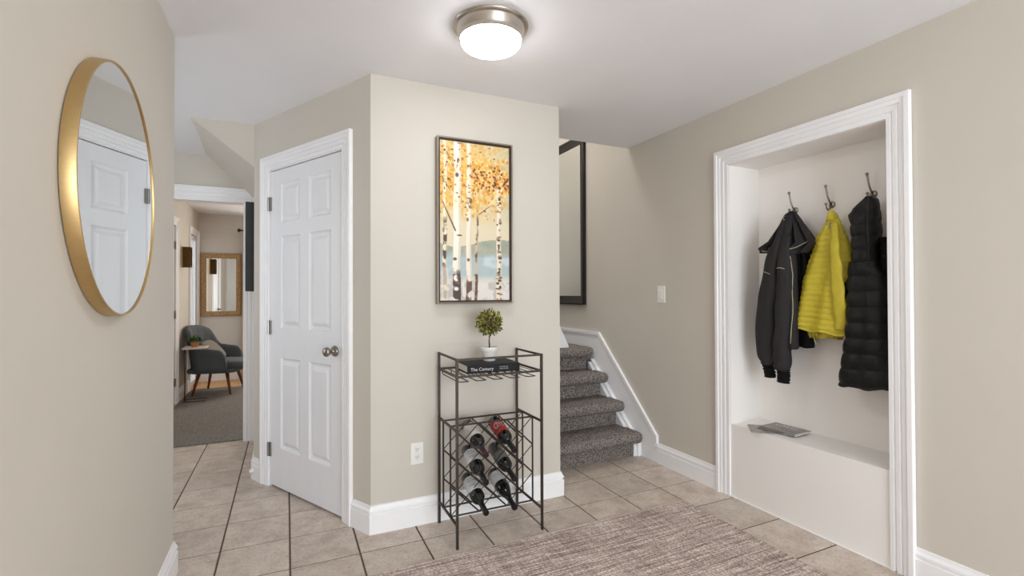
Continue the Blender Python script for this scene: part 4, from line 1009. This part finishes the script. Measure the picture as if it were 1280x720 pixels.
# ------------------------------------------------------------------ armchair
ac = thing('armchair', 'grey channel-tufted tub armchair with tapered walnut legs', 'armchair', (-0.790, 7.275, 0.0), math.radians(-13))
def shell_path(t):
    # t in [-1, 1]: from the near arm front round the back to the far arm front; returns x, y, outward normal
    hw, dp = 0.31, 0.30
    L1 = 0.42
    s_ = abs(t); sg = 1 if t > 0 else -1
    if s_ > 0.45:
        f = (s_ - 0.45) / 0.55
        x = lerp(-0.10, 0.19, f); y = sg * (hw - 0.02 * f); n = Vector((0, sg))
    else:
        a = s_ / 0.45 * PI/2
        x = -0.10 - 0.185*math.cos(a); y = sg * hw * math.sin(a); n = Vector((-math.cos(a), sg*math.sin(a)))
    return x, y, n
def top_h(t):
    s_ = abs(t); sm_ = lambda x: x*x*(3-2*x)
    if s_ < 0.26: return 0.868 - 0.05 * (s_/0.26)**3
    if s_ < 0.46: return lerp(0.818, 0.60, sm_((s_-0.26)/0.20))
    if s_ < 0.80: return lerp(0.60, 0.575, (s_-0.46)/0.34)
    return 0.40 + 0.175 * math.sqrt(max(0, 1 - ((s_-0.80)/0.20)**2))
NT_ = 96; rings = []
for i in range(NT_ + 1):
    t = -1 + 2*i/NT_; x, y, n = shell_path(t); h_ = top_h(t); zb = 0.300
    e = max(0, (abs(t) - 0.93) / 0.07); thk = 0.062 * math.sqrt(max(0.05, 1 - e*e))
    groove = 0.006 * abs(math.sin(t * 26))
    ring = []
    for (d, zf) in ((0, 0), (0, 0.25), (0.0, 0.5), (0, 0.75), (0, 0.92), (0.25, 1.0), (0.75, 1.0), (1, 0.92), (1, 0.75), (1, 0.5), (1, 0.25), (1, 0)):
        lean = 0.075 * (zf ** 1.3) * (1.0 if abs(t) < .45 else 0.55)
        z = lerp(zb, h_, zf)
        off = lean - d * thk + (groove if d == 1 and zf > .2 else 0)
        ring.append((x + n.x*off, y + n.y*off, z))
    rings.append(ring)
MB().loft(rings).build('shell', GREYF, ac, 'all')
def pillow(mb, cx, cy, cz, a, b, c_, p=3.0, n=28, m=14, fn=None):
    rings = []
    for i in range(m + 1):
        ph_ = -PI/2 + PI * i / m; cp = max(0.02, math.cos(ph_)) ** (2/p); sp = math.copysign(abs(math.sin(ph_)) ** (2/p), math.sin(ph_))
        ring = []
        for k in range(n):
            th = 2*PI*k/n; ct_ = math.copysign(abs(math.cos(th)) ** (2/p), math.cos(th)); st_ = math.copysign(abs(math.sin(th)) ** (2/p), math.sin(th))
            q_ = Vector((a*cp*ct_, b*cp*st_, c_*sp))
            if fn: q_ = fn(q_)
            ring.append((cx + q_.x, cy + q_.y, cz + q_.z))
        rings.append(ring)
    return mb.loft(rings)
pillow(MB(), 0.030, 0, 0.375, 0.310, 0.256, 0.062, 4).build('seat_cushion', GREYF, ac, 'all')
pillow(MB(), -0.01, 0, 0.310, 0.29, 0.29, 0.035, 5).build('seat_base', GREYF, ac, 'all')
for sx, sy in ((-1, -1), (-1, 1), (1, -1), (1, 1)):
    MB().tube([(sx*0.155, sy*0.185, 0.292), (sx*0.215, sy*0.245, 0.0140)], [0.022, 0.012], 12).build('leg', WALNUT, ac, 'all')
cu = MB(); R1 = Matrix.Rotation(math.radians(62), 3, 'Y') 
pillow(cu, 0, 0, 0, 0.155, 0.165, 0.045, 3.4)
cuo = cu.build('cushion', TAUPE, None, 'all'); cuo.location = (-0.855, 7.25, 0.545); cuo.rotation_euler = (0.12, math.radians(48), math.radians(-13))
tag(cuo, 'taupe square cushion leaning on the grey armchair', 'cushion')
# side table
stb = thing('side_table', 'small pale-topped side table with a thin metal stem in front of the armchair', 'side table', (-0.975, 6.79, 0.012))
pillow(MB(), 0, 0, 0.622, 0.125, 0.15, 0.0085, 8, 40, 6).build('table_top', MARBLE, stb, 'all')
MB().tube([(-0.105, -0.01, 0.008), (-0.105, -0.01, 0.616)], 0.006, 8).build('stem', IRON, stb, 'all')
MB().cbox(-0.115, 0.11, -0.09, -0.078, 0, 0.008, 0.001).cbox(-0.115, 0.11, 0.068, 0.08, 0, 0.008, 0.001).cbox(-0.111, -0.099, -0.078, 0.068, 0, 0.008, 0.001).build('base', IRON, stb)
pp = thing('potted_plant', 'small green plant in a terracotta pot on the side table', 'plant', (-0.985, 6.79, 0.6435))
MB().lathe([(0.004, 0), (0.034, 0), (0.042, 0.058), (0.044, 0.060), (0.040, 0.060), (0.038, 0.050), (0.004, 0.050)], 24).build('pot', TERRA, pp, True)
pl = MB()
for k in range(260):
    a = lr.uniform(0, 2*PI); rad = 0.055*math.sqrt(lr.random()); z = 0.062 + lr.uniform(0, 0.07) * (1 - rad/0.08)
    leaf(pl, (rad*math.cos(a), rad*math.sin(a), z), (math.cos(a)*rad*14, math.sin(a)*rad*14, lr.uniform(0.2, 1)), lr.uniform(.018, .032), lr.uniform(.006, .010))
plo = pl.build('foliage', LEAFG, pp, 'all'); plo['kind'] = 'stuff'
